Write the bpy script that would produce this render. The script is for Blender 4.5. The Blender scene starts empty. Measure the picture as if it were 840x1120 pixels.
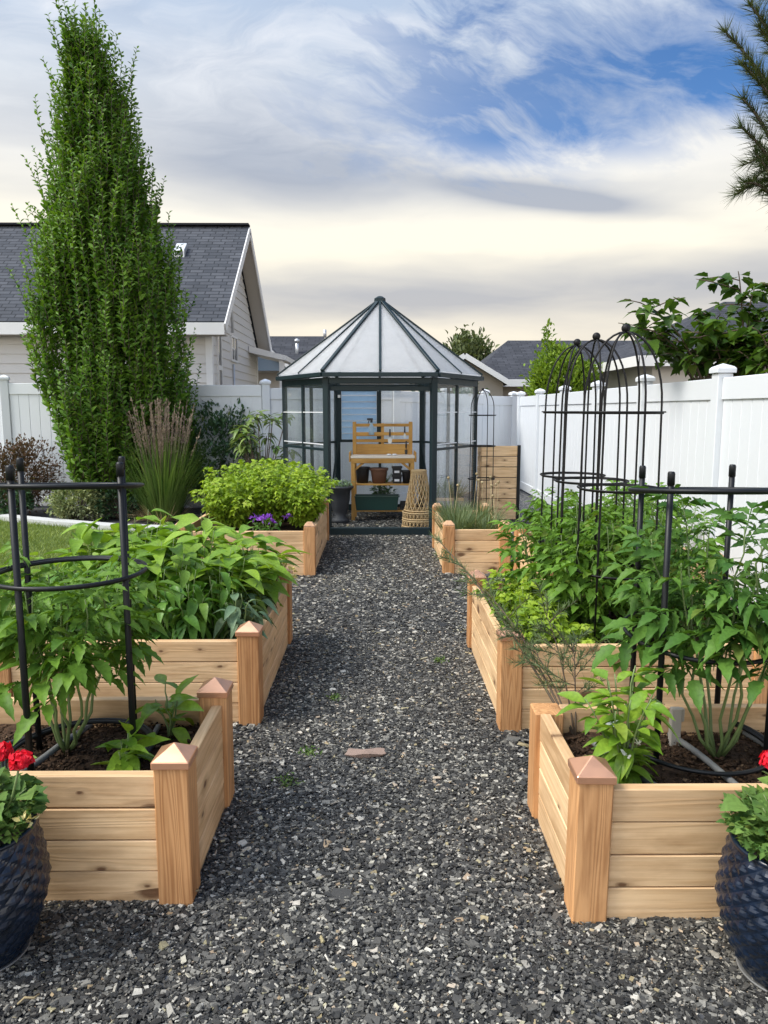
import bpy, bmesh, math, random
import numpy as np
from mathutils import Vector, Matrix, noise as mnoise
random.seed(11)
R = np.random.default_rng(11)
PI = math.pi
S = bpy.context.scene
C = S.collection

# ------------------------------------------------------------------ node helpers
class NT:
    def __init__(s, nt):
        s.nt = nt; nt.nodes.clear()
    def n(s, t, **kw):
        nd = s.nt.nodes.new(t)
        for k, v in kw.items():
            if k.startswith('i_'):
                nd.inputs[k[2:].replace('_', ' ')].default_value = v
            else:
                setattr(nd, k, v)
        return nd
    def l(s, a, b): s.nt.links.new(a, b)
    def put(s, sock, v):
        if hasattr(v, 'is_linked') or isinstance(v, bpy.types.NodeSocket): s.l(v, sock)
        else: sock.default_value = v
    def m(s, op, a, b=None, c=None, clamp=False):
        nd = s.n('ShaderNodeMath', operation=op); nd.use_clamp = clamp
        s.put(nd.inputs[0], a)
        if b is not None: s.put(nd.inputs[1], b)
        if c is not None: s.put(nd.inputs[2], c)
        return nd.outputs[0]
    def mix(s, f, a, b, blend='MIX'):
        nd = s.n('ShaderNodeMix', data_type='RGBA', blend_type=blend)
        s.put(nd.inputs[0], f)
        s.put(nd.inputs[6], a if not isinstance(a, tuple) else (*a[:3], 1))
        s.put(nd.inputs[7], b if not isinstance(b, tuple) else (*b[:3], 1))
        return nd.outputs[2]
    def ramp(s, f, stops, interp='LINEAR'):
        nd = s.n('ShaderNodeValToRGB'); cr = nd.color_ramp; cr.interpolation = interp
        while len(cr.elements) < len(stops): cr.elements.new(0.5)
        for e, (p, c) in zip(cr.elements, stops):
            e.position = p; e.color = (c, c, c, 1) if not isinstance(c, tuple) else (*c[:3], 1)
        s.put(nd.inputs[0], f); return nd.outputs[0]
    def noise(s, vec, scale=1, detail=3, rough=.5, dist=0):
        nd = s.n('ShaderNodeTexNoise'); nd.inputs['Scale'].default_value = scale
        nd.inputs['Detail'].default_value = detail; nd.inputs['Roughness'].default_value = rough
        nd.inputs['Distortion'].default_value = dist
        if vec is not None: s.l(vec, nd.inputs['Vector'])
        return nd.outputs[0]
    def vmap(s, vec, scale=(1, 1, 1), loc=(0, 0, 0)):
        nd = s.n('ShaderNodeMapping'); nd.inputs['Scale'].default_value = scale; nd.inputs['Location'].default_value = loc
        s.l(vec, nd.inputs['Vector']); return nd.outputs[0]
    def vadd(s, a, b):
        nd = s.n('ShaderNodeVectorMath', operation='ADD'); s.put(nd.inputs[0], a); s.put(nd.inputs[1], b); return nd.outputs[0]
    def bump(s, h, strength=.3, dist=.01):
        nd = s.n('ShaderNodeBump'); nd.inputs['Strength'].default_value = strength; nd.inputs['Distance'].default_value = dist
        s.l(h, nd.inputs['Height']); return nd.outputs[0]
    def obj(s): return s.n('ShaderNodeTexCoord').outputs['Object']
    def isl(s): return s.n('ShaderNodeNewGeometry').outputs['Random Per Island']
    def bsdf(s, col, rough=.6, metal=0, normal=None, spec=.5, **kw):
        b = s.n('ShaderNodeBsdfPrincipled')
        s.put(b.inputs['Base Color'], col if not isinstance(col, tuple) else (*col[:3], 1))
        s.put(b.inputs['Roughness'], rough); s.put(b.inputs['Metallic'], metal)
        b.inputs['Specular IOR Level'].default_value = spec
        if normal is not None: s.l(normal, b.inputs['Normal'])
        for k, v in kw.items(): b.inputs[k.replace('_', ' ')].default_value = v
        return b.outputs[0]
    def out(s, sh):
        o = s.n('ShaderNodeOutputMaterial'); s.l(sh, o.inputs['Surface'])

def newmat(name):
    m = bpy.data.materials.new(name); m.use_nodes = True
    return m, NT(m.node_tree)

def plain(name, col, rough=.6, metal=0, var=.15, scale=20, bump=.0, spec=.5):
    m, t = newmat(name)
    n = t.noise(t.obj(), scale, 5, .6)
    f = t.m('MULTIPLY_ADD', n, 2 * var, 1 - var)
    c = t.mix(1.0, col, t.ramp(f, [(0, 0.0), (1, 1.0)]), 'MULTIPLY')
    r = t.m('MULTIPLY_ADD', n, .25, rough - .12)
    nb = t.bump(n, bump, .005) if bump else None
    t.out(t.bsdf(c, r, metal, nb, spec)); return m

def wood(name, light, dark, axis='x', knots=True, rough=.6, ring=1.0):
    m, t = newmat(name)
    o = t.obj(); r = t.isl()
    cb = t.n('ShaderNodeCombineXYZ')
    for i, k in enumerate((17.3, 9.1, 23.7)): t.l(t.m('MULTIPLY', r, k), cb.inputs[i])
    oi = t.n('ShaderNodeObjectInfo').outputs['Random']
    cb2 = t.n('ShaderNodeCombineXYZ'); t.l(t.m('MULTIPLY', oi, 31.0), cb2.inputs[0]); t.l(t.m('MULTIPLY', oi, 13.0), cb2.inputs[2])
    v = t.vadd(t.vadd(o, cb.outputs[0]), cb2.outputs[0])
    def ax(a, b): return {'x': (a, b, b), 'z': (b, b, a), 'y': (b, a, b)}[axis]
    k = None
    if knots:
        sx = t.n('ShaderNodeSeparateXYZ'); t.l(v, sx.inputs[0])
        c2 = t.n('ShaderNodeCombineXYZ')
        a_, b_ = {'x': (0, 2), 'z': (2, 0), 'y': (1, 2)}[axis]
        t.l(t.m('MULTIPLY', sx.outputs[a_], 5.0), c2.inputs[0]); t.l(t.m('MULTIPLY', sx.outputs[b_], 10.0), c2.inputs[1])
        vo = t.n('ShaderNodeTexVoronoi', feature='F1', voronoi_dimensions='2D'); t.l(c2.outputs[0], vo.inputs['Vector']); vo.inputs['Scale'].default_value = 1
        sp = t.n('ShaderNodeSeparateColor'); t.l(vo.outputs['Color'], sp.inputs[0])
        pick = t.m('GREATER_THAN', sp.outputs[0], .66)
        fine = t.noise(t.vmap(v, ax(40, 60)), 1, 2)
        wob = t.m('MULTIPLY_ADD', fine, .07, vo.outputs['Distance'])
        size = t.m('MULTIPLY_ADD', t.m('POWER', sp.outputs[1], 2.0), .20, .08)
        rel = t.m('DIVIDE', wob, size)
        k = t.m('MULTIPLY', t.ramp(t.m('MULTIPLY', rel, .33), [(.22, 1.0), (.42, .30), (.95, 0.0)]), pick)
    n1 = t.noise(t.vmap(v, ax(.55, 11)), 1, 2, .45, .15)
    ph = t.m('MULTIPLY', n1, 70.0 * ring)
    if k is not None: ph = t.m('MULTIPLY_ADD', k, 9.0, ph)
    rings = t.m('POWER', t.m('MULTIPLY_ADD', t.m('SINE', ph), .5, .5), 1.6)
    n2 = t.noise(t.vmap(v, ax(5, 210)), 1, 3, .6)
    n4 = t.noise(t.vmap(v, ax(2.2, 60)), 1, 3, .6)
    n3 = t.noise(t.vmap(v, ax(1.3, 5)), 1, 4, .6)
    f = t.m('ADD', t.m('MULTIPLY', rings, .26 * ring), t.m('ADD', t.m('MULTIPLY_ADD', n2, .7, -.35), t.m('ADD', t.m('MULTIPLY_ADD', n4, .8, -.3), t.m('MULTIPLY_ADD', n3, 1.3, -.5))), clamp=True)
    c = t.mix(f, light, dark)
    if k is not None: c = t.mix(t.m('MULTIPLY', k, .9), c, (.10, .042, .018))
    tint = t.ramp(r, [(0, (.70, .66, .62)), (.35, (.92, .87, .80)), (.65, (.99, .99, 1.0)), (1, (1.12, 1.10, 1.04))])
    st = t.noise(t.vmap(v, ax(2.0, 6)), 1, 5, .65)
    c = t.mix(1.0, c, t.ramp(st, [(.30, (.74, .70, .66)), (.5, (1, 1, 1)), (.75, (1.08, 1.06, 1.0))]), 'MULTIPLY')
    c = t.mix(1.0, c, tint, 'MULTIPLY')
    t.out(t.bsdf(c, rough, 0, t.bump(t.m('ADD', rings, n2), .2, .002), .35)); return m

def leafmat(name, c1, c2, trans=.3, rough=.45, tc=None, spec=.22, vein=True):
    m, t = newmat(name)
    r = t.isl(); n = t.noise(t.obj(), 9, 3)
    n0 = t.noise(t.obj(), 1.7, 2)
    f = t.m('ADD', t.m('MULTIPLY', r, .75), t.m('ADD', t.m('MULTIPLY_ADD', n, .8, -.4), t.m('MULTIPLY_ADD', n0, 1.2, -.48)), clamp=True)
    c = t.mix(f, c1, c2)
    if tc is None: c = t.mix(t.ramp(t.m('FRACT', t.m('MULTIPLY', r, 37.0)), [(.965, 0.0), (.99, .42)]), c, (.26, .25, .05))
    n2 = t.noise(t.obj(), 90, 2)
    c = t.mix(1.0, c, t.ramp(n2, [(.3, .82), (.7, 1.12)]), 'MULTIPLY')
    b = t.bsdf(c, rough, 0, t.bump(n2, .25, .004) if vein else None, spec)
    tr = t.n('ShaderNodeBsdfTranslucent')
    t.l(t.mix(1.0, c, tc or (1.25, 1.25, .5), 'MULTIPLY'), tr.inputs[0])
    mx = t.n('ShaderNodeMixShader'); mx.inputs[0].default_value = trans
    t.l(b, mx.inputs[1]); t.l(tr.outputs[0], mx.inputs[2]); t.out(mx.outputs[0]); return m

def glassmat(name, tint=(.93, .97, .97), refl=.9, haze=0.0, hazecol=(.8, .85, .88)):
    m, t = newmat(name)
    tr = t.n('ShaderNodeBsdfTransparent'); tr.inputs[0].default_value = (*tint, 1)
    gl = t.n('ShaderNodeBsdfGlossy'); gl.inputs['Roughness'].default_value = .06
    fr = t.n('ShaderNodeFresnel'); bf = t.n('ShaderNodeNewGeometry').outputs['Backfacing']; t.l(t.m('MULTIPLY_ADD', bf, 1 / 1.5 - 1.5, 1.5), fr.inputs[0])
    mx = t.n('ShaderNodeMixShader'); t.l(t.m('MULTIPLY', fr.outputs[0], refl), mx.inputs[0])
    t.l(tr.outputs[0], mx.inputs[1]); t.l(gl.outputs[0], mx.inputs[2])
    sh = mx.outputs[0]
    if haze:
        d = t.n('ShaderNodeBsdfDiffuse'); d.inputs[0].default_value = (*hazecol, 1)
        tl = t.n('ShaderNodeBsdfTranslucent'); tl.inputs[0].default_value = (*hazecol, 1)
        a = t.n('ShaderNodeMixShader'); a.inputs[0].default_value = .75; t.l(d.outputs[0], a.inputs[1]); t.l(tl.outputs[0], a.inputs[2])
        m2 = t.n('ShaderNodeMixShader')
        nz = t.noise(t.obj(), 3.3, 5, .65)
        t.l(t.m('MULTIPLY_ADD', nz, min(.35, haze), max(haze - .17, haze * .6), clamp=True), m2.inputs[0]); t.l(sh, m2.inputs[1]); t.l(a.outputs[0], m2.inputs[2]); sh = m2.outputs[0]
    t.out(sh); return m

# ------------------------------------------------------------------ mesh helpers
def link(name, me, mat, parent):
    o = bpy.data.objects.new(name, me); C.objects.link(o)
    if parent is not None: o.parent = parent
    if mat is not None:
        for m in (mat if isinstance(mat, list) else [mat]): me.materials.append(m)
    return o

class MB:
    def __init__(s): s.v = []; s.f = []
    def poly(s, pts, faces):
        k = len(s.v); s.v += [tuple(p) for p in pts]; s.f += [tuple(i + k for i in f) for f in faces]; return s
    def box(s, x0, x1, y0, y1, z0, z1):
        return s.poly([(x0, y0, z0), (x1, y0, z0), (x1, y1, z0), (x0, y1, z0), (x0, y0, z1), (x1, y0, z1), (x1, y1, z1), (x0, y1, z1)],
                      [(0, 3, 2, 1), (4, 5, 6, 7), (0, 1, 5, 4), (1, 2, 6, 5), (2, 3, 7, 6), (3, 0, 4, 7)])
    def beam(s, a, b, w, h, up=(0, 0, 1)):
        a = Vector(a); b = Vector(b); d = (b - a).normalized(); u = Vector(up)
        x = d.cross(u)
        if x.length < 1e-4: x = d.cross(Vector((0, 1, 0)))
        x.normalize(); z = x.cross(d)
        P = []
        for p in (a, b):
            for sx, sz in ((-1, -1), (1, -1), (1, 1), (-1, 1)): P.append(p + x * (sx * w / 2) + z * (sz * h / 2))
        return s.poly(P, [(0, 1, 2, 3), (7, 6, 5, 4), (0, 4, 5, 1), (1, 5, 6, 2), (2, 6, 7, 3), (3, 7, 4, 0)])
    def tube(s, pts, r, n=8, closed=False):
        pts = [Vector(p) for p in pts]; m = len(pts); k = len(s.v)
        rr = r if isinstance(r, (list, tuple, np.ndarray)) else [r] * m
        nrm = None
        for i, p in enumerate(pts):
            if closed: d = pts[(i + 1) % m] - pts[i - 1]
            else: d = pts[min(i + 1, m - 1)] - pts[max(i - 1, 0)]
            if d.length < 1e-9: d = Vector((0, 0, 1))
            d.normalize()
            if nrm is None:
                nrm = d.cross(Vector((0, 0, 1)))
                if nrm.length < .05: nrm = d.cross(Vector((0, 1, 0)))
            nrm = nrm - d * nrm.dot(d); nrm.normalize(); b = d.cross(nrm)
            for j in range(n):
                a = 2 * PI * j / n; s.v.append(tuple(p + (nrm * math.cos(a) + b * math.sin(a)) * rr[i]))
        for i in range(m if closed else m - 1):
            i2 = (i + 1) % m
            for j in range(n):
                j2 = (j + 1) % n; s.f.append((k + i * n + j, k + i * n + j2, k + i2 * n + j2, k + i2 * n + j))
        if not closed:
            s.f.append(tuple(k + j for j in reversed(range(n)))); s.f.append(tuple(k + (m - 1) * n + j for j in range(n)))
        return s
    def ring(s, c, r, t, n=40, ns=6, a0=0, a1=2 * PI, sq=1.0):
        c = Vector(c); full = abs(a1 - a0 - 2 * PI) < 1e-6
        m = n if full else n + 1
        return s.tube([c + Vector((math.cos(a0 + (a1 - a0) * i / n) * r, math.sin(a0 + (a1 - a0) * i / n) * r * sq, 0)) for i in range(m)], t, ns, full)
    def lathe(s, prof, n=32, c=(0, 0, 0)):
        k = len(s.v); m = len(prof)
        for r, z in prof:
            for j in range(n):
                a = 2 * PI * j / n; s.v.append((c[0] + r * math.cos(a), c[1] + r * math.sin(a), c[2] + z))
        for i in range(m - 1):
            for j in range(n):
                j2 = (j + 1) % n; s.f.append((k + i * n + j, k + i * n + j2, k + (i + 1) * n + j2, k + (i + 1) * n + j))
        if prof[0][0] > 1e-4: s.f.append(tuple(k + j for j in reversed(range(n))))
        if prof[-1][0] > 1e-4: s.f.append(tuple(k + (m - 1) * n + j for j in range(n)))
        return s
    def ball(s, c, r, n=12):
        return s.lathe([(r * math.sin(PI * i / n), -r * math.cos(PI * i / n)) for i in range(n + 1)], n + 4, c)
    def build(s, name, mat, parent=None, smooth=False, bevel=0, loc=None, rz=None):
        me = bpy.data.meshes.new(name); me.from_pydata(s.v, [], s.f); me.validate()
        if bevel:
            bm = bmesh.new(); bm.from_mesh(me)
            es = [e for e in bm.edges if len(e.link_faces) == 2 and e.calc_face_angle(0) > .5]
            bmesh.ops.bevel(bm, geom=es, offset=bevel, segments=1, affect='EDGES', clamp_overlap=True)
            bm.to_mesh(me); bm.free()
        if smooth:
            me.polygons.foreach_set('use_smooth', [True] * len(me.polygons))
        me.update()
        o = link(name, me, mat, parent)
        if loc is not None: o.location = loc
        if rz is not None: o.rotation_euler[2] = rz
        return o

def trimesh(name, V, T, mat, parent=None, smooth=True, mi=None):
    V = np.ascontiguousarray(V, dtype=np.float32).reshape(-1, 3); T = np.ascontiguousarray(T, dtype=np.int32).reshape(-1, 3)
    me = bpy.data.meshes.new(name); n = len(T)
    me.vertices.add(len(V)); me.vertices.foreach_set('co', V.ravel())
    me.loops.add(n * 3); me.loops.foreach_set('vertex_index', T.ravel())
    me.polygons.add(n); me.polygons.foreach_set('loop_start', np.arange(n, dtype=np.int32) * 3)
    me.polygons.foreach_set('loop_total', np.full(n, 3, np.int32))
    me.polygons.foreach_set('use_smooth', np.full(n, smooth, bool))
    o = link(name, me, mat, parent)
    if mi is not None: me.polygons.foreach_set('material_index', np.asarray(mi, np.int32))
    me.update(calc_edges=True); return o

def tag(o, label, cat, group=None):
    o['label'] = label; o['category'] = cat
    if group: o['group'] = group
    return o
def thing(name, label, cat, loc=(0, 0, 0), rz=0, group=None):
    o = bpy.data.objects.new(name, None); C.objects.link(o); o.empty_display_size = .1
    o.location = loc; o.rotation_euler[2] = rz
    return tag(o, label, cat, group)
def kind(o, k): o['kind'] = k; return o

# ------------------------------------------------------------------ leaves
def unit(a): return a / np.maximum(np.linalg.norm(a, axis=-1, keepdims=True), 1e-9)
def ovate(w=.5, n=5, fold=.2, droop=.3, stem=.12, power=.85, serr=0.0, wave=0.0):
    V = []; T = []
    ts = np.linspace(0, 1, n + 1)
    for i, t in enumerate(ts):
        y = t; z = -droop * t * t
        hw = w / 2 * (math.sin(PI * min(1, max(0, t)) ** power) ** .9 if 0 < t < 1 else 0)
        if serr and i % 2 == 1: hw *= 1 + serr
        elif serr: hw *= 1 - serr * .6
        hw = max(hw, .008)
        wz = wave * math.sin(i * 2.1)
        V += [(-hw, y, z + fold * hw * 2 + wz), (0, y, z), (hw, y, z + fold * hw * 2 - wz)]
    for i in range(n):
        a = 3 * i; b = a + 3
        T += [(a, a + 1, b + 1), (a, b + 1, b), (a + 1, a + 2, b + 2), (a + 1, b + 2, b + 1)]
    V = np.array(V); V[:, 1] += stem
    return V, np.array(T)
def xf(tpl, s, rot, loc, pitch=0, roll=0):
    V, T = tpl; m = Matrix.Rotation(rot, 3, 'Z') @ Matrix.Rotation(pitch, 3, 'X') @ Matrix.Rotation(roll, 3, 'Y')
    return (V * s) @ np.array(m).T + np.array(loc), T
def join(tpls):
    Vs, Ts, k = [], [], 0
    for V, T in tpls: Vs.append(V); Ts.append(np.asarray(T) + k); k += len(V)
    return np.concatenate(Vs), np.concatenate(Ts)
def inst(tpl, P, D, U, Sc):
    tv, tt = tpl; P = np.asarray(P, float); D = unit(np.asarray(D, float)); U = np.asarray(U, float)
    X = unit(np.cross(D, U)); Z = np.cross(X, D)
    Sc = np.asarray(Sc, float).reshape(-1, 1, 1)
    V = P[:, None] + Sc * (tv[None, :, 0:1] * X[:, None] + tv[None, :, 1:2] * D[:, None] + tv[None, :, 2:3] * Z[:, None])
    k = len(tv); T = tt[None] + (np.arange(len(P)) * k)[:, None, None]
    return V.reshape(-1, 3), T.reshape(-1, 3)
def choose(tpls, P, D, U, Sc, g=None):
    g = g or R
    P = np.asarray(P, float)
    idx = g.integers(0, len(tpls), len(P)); out = []
    for i, t in enumerate(tpls):
        k = idx == i
        if k.any(): out.append(inst(t, P[k], np.asarray(D)[k], np.asarray(U)[k], np.asarray(Sc)[k]))
    return join(out)

def tomato_leaf(seed):
    g = random.Random(seed); L = []
    let = [ovate(.43, 9, .22, .35, .06, .70, .17, .008), ovate(.39, 9, .30, .6, .06, .73, .20, -.01)]
    for t, s in ((.20, .22), (.33, .13), (.46, .40), (.58, .14), (.70, .44)):
        z = -.25 * t * t
        for sd in (-1, 1):
            a = -sd * (1.05 + g.uniform(-.25, .25))
            L.append(xf(g.choice(let), s * g.uniform(.85, 1.15), a, (0, t + g.uniform(-.04, .04), z), g.uniform(-.5, .1), g.uniform(-.3, .3)))
    L.append(xf(let[0], .52, g.uniform(-.2, .2), (0, .82, -.17), -.35))
    ys = np.linspace(0, .84, 5)
    rv = []; rt = []
    for y in ys:
        for dx, dz in ((-.012, 0), (.012, 0), (0, .014)): rv.append((dx, y, -.25 * y * y + dz))
    for i in range(4):
        for j in range(3):
            a = 3 * i + j; b = 3 * i + (j + 1) % 3; rt += [(a, b, b + 3), (a, b + 3, a + 3)]
    L.append((np.array(rv), np.array(rt)))
    return join(L)
TOM = [tomato_leaf(i) for i in range(5)]
OV = [ovate(.48, 6, .22, d, .12, .8, 0, wv) for d, wv in ((.2, .0), (.45, .012), (.75, -.01), (.1, .015))]
OVW = [ovate(.62, 6, .16, d, .14, .8, .05, wv) for d, wv in ((.2, .0), (.5, .012), (.85, -.01))]
DROOP = [ovate(.42, 6, .3, d, .1, .8, 0, wv) for d, wv in ((.9, .0), (1.3, .015), (.7, -.012))]
SMALL = [ovate(.5, 3, .3, d, .05) for d in (.1, .3)]
TINY = [ovate(.5, 2, .3, d, .0) for d in (.1, .3)]
MUL = [ovate(.8, 7, .16, d, .25, .62, .14) for d in (.15, .4, .7)]
def trifol(seed):
    g = random.Random(seed); a = ovate(.62, 5, .2, .35, .02, .6, .34)
    return join([xf(a, .5, 0, (0, .42, -.06), -.2), xf(a, .44, 1.15, (0, .4, -.05), -.3, g.uniform(-.3, .3)), xf(a, .44, -1.15, (0, .4, -.05), -.3, g.uniform(-.3, .3)),
                 (np.array([(-.015, 0, 0), (.015, 0, 0), (0, .42, -.04)]), np.array([(0, 1, 2)]))])
TRI = [trifol(i) for i in range(4)]
def blade(n=4, w=.05, bend=.3):
    V = []; T = []
    for i in range(n + 1):
        t = i / n; hw = w / 2 * (1 - t ** 1.6) + .001
        V += [(-hw, t * (1 - .25 * bend * t), -bend * t * t), (hw, t * (1 - .25 * bend * t), -bend * t * t)]
    for i in range(n):
        a = 2 * i; T += [(a, a + 1, a + 3), (a, a + 3, a + 2)]
    return np.array(V), np.array(T)
BL = [blade(4, .03, b) for b in (.05, .25, .5)]
BLS = [blade(2, .10, b) for b in (.2, .5)]
BLF = [blade(5, .07, b) for b in (.3, .7, 1.1)]
NEED = [blade(1, .045, 0)]

def rdir(n, g=None):
    g = g or R; return unit(g.normal(size=(n, 3)))
def tritubes(paths, ns=5):
    mb = MB()
    for pts, r in paths: mb.tube(pts, r, ns)
    return mb
def curve_path(p0, d, L, n=8, gravity=-.0, wob=.1, g=random):
    p = Vector(p0); d = Vector(d).normalized(); out = [p.copy()]
    for i in range(n):
        d = (d + Vector((g.uniform(-wob, wob), g.uniform(-wob, wob), gravity + g.uniform(-wob, wob) * .5))).normalized()
        p = p + d * (L / n); out.append(p.copy())
    return out
def along(path, t):
    k = t * (len(path) - 1); i = min(int(k), len(path) - 2); f = k - i
    return path[i].lerp(path[i + 1], f)

# ------------------------------------------------------------------ materials
W = (.8, .8, .8)
M = {}
M['board'] = wood('cedar board', (.80, .57, .345), (.48, .285, .135), 'x')
M['post'] = wood('fir post', (.63, .345, .16), (.34, .155, .06), 'z', knots=False, ring=1.8)
M['cap'] = plain('copper coloured cap', (.76, .40, .24), .34, .7, .30, 14)
M['woodcap'] = wood('weathered cap', (.58, .36, .22), (.40, .22, .12), 'z', knots=False)
M['vinyl'] = plain('white vinyl', (.68, .70, .72), .40, 0, .06, 1.6)
M['black'] = plain('black powder coat', (.009, .010, .011), .45, 0, .3, 30, spec=.3)
M['iron'] = plain('dark wrought iron', (.010, .009, .009), .55, .0, .3, 40, spec=.25)
M['gh'] = plain('dark green aluminium', (.010, .022, .026), .45, .0, .2, 10, spec=.3)
M['hose'] = plain('grey drip hose', (.16, .16, .155), .5, 0, .2, 40)
M['hoseblack'] = plain('black drip hose', (.02, .02, .02), .45, 0, .2, 40)
M['stem'] = plain('green stem', (.15, .21, .07), .55, 0, .25, 40)
M['stemdark'] = plain('brown twig', (.10, .07, .045), .8, 0, .3, 30)
M['bark'] = plain('bark', (.11, .085, .065), .9, 0, .35, 14, .6)
M['glass'] = glassmat('clear pane', (.985, .995, .995), 1.1, .03, (.8, .84, .86))
M['roofglass'] = glassmat('twin wall sheet', (.95, .96, .97), .8, .68, (.93, .93, .93))
M['louvre'] = glassmat('louvre blade', (.86, .94, 1.0), 1.3, .62, (.66, .83, .97))
M['bench'] = wood('honey stained wood', (.50, .29, .085), (.36, .18, .04), 'x', knots=False)
M['benchz'] = wood('honey stained legs', (.50, .29, .085), (.36, .18, .04), 'z', knots=False)
M['worktop'] = plain('zinc worktop', (.72, .66, .58), .45, .2, .1)
M['wicker'] = plain('straw wicker', (.52, .36, .18), .7, 0, .35, 30)
M['blackplastic'] = plain('black plastic', (.02, .02, .022), .45, 0, .2)
M['greenplastic'] = plain('dark green plastic', (.012, .05, .04), .4, 0, .2)
M['brightgreen'] = plain('teal green clip', (.01, .16, .12), .4, 0, .2)
M['terracotta'] = plain('brown clay', (.16, .075, .045), .75, 0, .25)
M['whiteplastic'] = plain('white plastic', (.75, .76, .78), .4, 0, .05)
M['urn'] = plain('charcoal urn', (.035, .037, .042), .55, 0, .25)
M['concrete'] = plain('pale concrete', (.50, .50, .485), .85, 0, .15, 25, .3)
M['white trim'] = plain('white painted trim', (.74, .73, .71), .5, 0, .05, 4)
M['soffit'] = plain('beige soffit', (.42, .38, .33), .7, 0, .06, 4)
M['siding'] = plain('pale beige siding', (.62, .595, .56), .6, 0, .05, 3)
M['siding2'] = plain('slate blue siding', (.13, .17, .21), .6, 0, .08, 3)
M['siding3'] = plain('tan siding', (.36, .31, .25), .6, 0, .08, 3)
M['pane'] = plain('dark window pane', (.05, .06, .075), .12, 0, .1, 3)
M['galv'] = plain('galvanised metal', (.62, .63, .64), .4, .5, .1, 8)
M['flat stone'] = plain('brown bark slab', (.27, .19, .15), .8, 0, .35, 40, .6)
M['stake'] = plain('weathered grey stake', (.42, .38, .33), .8, 0, .2, 30)

def pot_blue():
    m, t = newmat('dark blue glaze')
    n = t.noise(t.obj(), 24, 4)
    c = t.mix(t.ramp(n, [(.35, 0.0), (.7, 1.0)]), (.002, .006, .015), (.005, .015, .038))
    t.out(t.bsdf(c, t.m('MULTIPLY_ADD', n, .3, .16), 0, t.bump(n, .2, .004), .45, Coat_Weight=.25, Coat_Roughness=.15)); return m
M['glaze'] = pot_blue()

def shingles(name, c1, c2, s=.82):
    m, t = newmat(name)
    tc = t.n('ShaderNodeTexCoord').outputs['UV']
    b = t.n('ShaderNodeTexBrick'); t.l(tc, b.inputs['Vector'])
    for k, v in (('Color1', (*c1, 1)), ('Color2', (*c2, 1)), ('Mortar', (c1[0] * .55, c1[1] * .55, c1[2] * .55, 1)), ('Scale', 1.0), ('Mortar Size', .012), ('Brick Width', .33 * s), ('Row Height', .145 * s), ('Bias', -.1)):
        b.inputs[k].default_value = v
    b.offset = .37
    n = t.noise(tc, 2.2, 4); n2 = t.noise(tc, 60, 3)
    c = t.mix(1.0, b.outputs[0], t.ramp(t.m('ADD', t.m('MULTIPLY', n, .5), t.m('MULTIPLY', n2, .5)), [(.3, .7), (.7, 1.3)]), 'MULTIPLY')
    t.out(t.bsdf(c, .9, 0, t.bump(t.m('SUBTRACT', 1.0, b.outputs['Fac']), .6, .01), .25)); return m
M['roof'] = shingles('charcoal shingles', (.050, .055, .066), (.085, .09, .103))
M['roof far'] = shingles('dark shingles', (.040, .042, .050), (.062, .064, .074), 1.2)

def chipmat():
    m, t = newmat('slate chips')
    r = t.isl(); n = t.noise(t.obj(), 160, 3); n2 = t.noise(t.obj(), 1.1, 3)
    c = t.ramp(r, [(0, (.016, .016, .016)), (.38, (.040, .039, .037)), (.64, (.082, .079, .073)), (.81, (.15, .145, .130)), (.905, (.30, .285, .25)), (.955, (.50, .475, .42)), (.975, (.34, .24, .15)), (.985, (.30, .27, .15)), (1.0, (.55, .53, .48))])
    c = t.mix(1.0, c, t.ramp(n, [(.25, .72), (.75, 1.25)]), 'MULTIPLY')
    c = t.mix(1.0, c, t.ramp(n2, [(.3, (.80, .80, .80)), (.7, (1.20, 1.17, 1.10))]), 'MULTIPLY')
    t.out(t.bsdf(c, .62, 0, t.bump(n, .25, .002), .4)); return m
M['chips'] = chipmat()
def gravelbase():
    m, t = newmat('gravel bed')
    o = t.obj()
    v = t.n('ShaderNodeTexVoronoi', feature='F1'); t.l(o, v.inputs['Vector']); v.inputs['Scale'].default_value = 70
    sp = t.n('ShaderNodeSeparateColor'); t.l(v.outputs['Color'], sp.inputs[0])
    c = t.ramp(sp.outputs[0], [(0, (.022, .024, .028)), (.5, (.055, .057, .063)), (.8, (.12, .12, .12)), (.93, (.26, .25, .23)), (1, (.4, .38, .35))])
    t.out(t.bsdf(c, .8, 0, t.bump(v.outputs['Distance'], .8, .01), .3)); return m
M['gravelbase'] = gravelbase()
def soilmat():
    m, t = newmat('dark potting soil')
    o = t.obj(); n = t.noise(o, 55, 6, .65); n2 = t.noise(o, 6, 4)
    r = t.isl()
    c = t.ramp(n, [(.25, (.018, .011, .007)), (.5, (.055, .032, .019)), (.72, (.12, .068, .038))])
    c = t.mix(t.ramp(r, [(.93, 0.0), (.97, .8)]), c, (.26, .17, .10))
    c = t.mix(1.0, c, t.ramp(n2, [(.3, .75), (.7, 1.3)]), 'MULTIPLY')
    t.out(t.bsdf(c, .92, 0, t.bump(n, .9, .012), .2)); return m
M['soil'] = soilmat()
def turf():
    m, t = newmat('turf base')
    o = t.obj(); n = t.noise(o, 40, 5); n2 = t.noise(o, .7, 3)
    c = t.mix(n, (.035, .06, .014), (.14, .19, .05)); c = t.mix(1.0, c, t.ramp(n2, [(.3, .8), (.7, 1.2)]), 'MULTIPLY')
    t.out(t.bsdf(c, .9, 0, t.bump(n, .6, .02), .2)); return m
M['turf'] = turf()
M['mulch'] = plain('dark bark mulch', (.045, .043, .045), .9, 0, .5, 60, .9)
M['dirt'] = plain('bare earth', (.12, .10, .075), .9, 0, .3, 3, .5)

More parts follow.
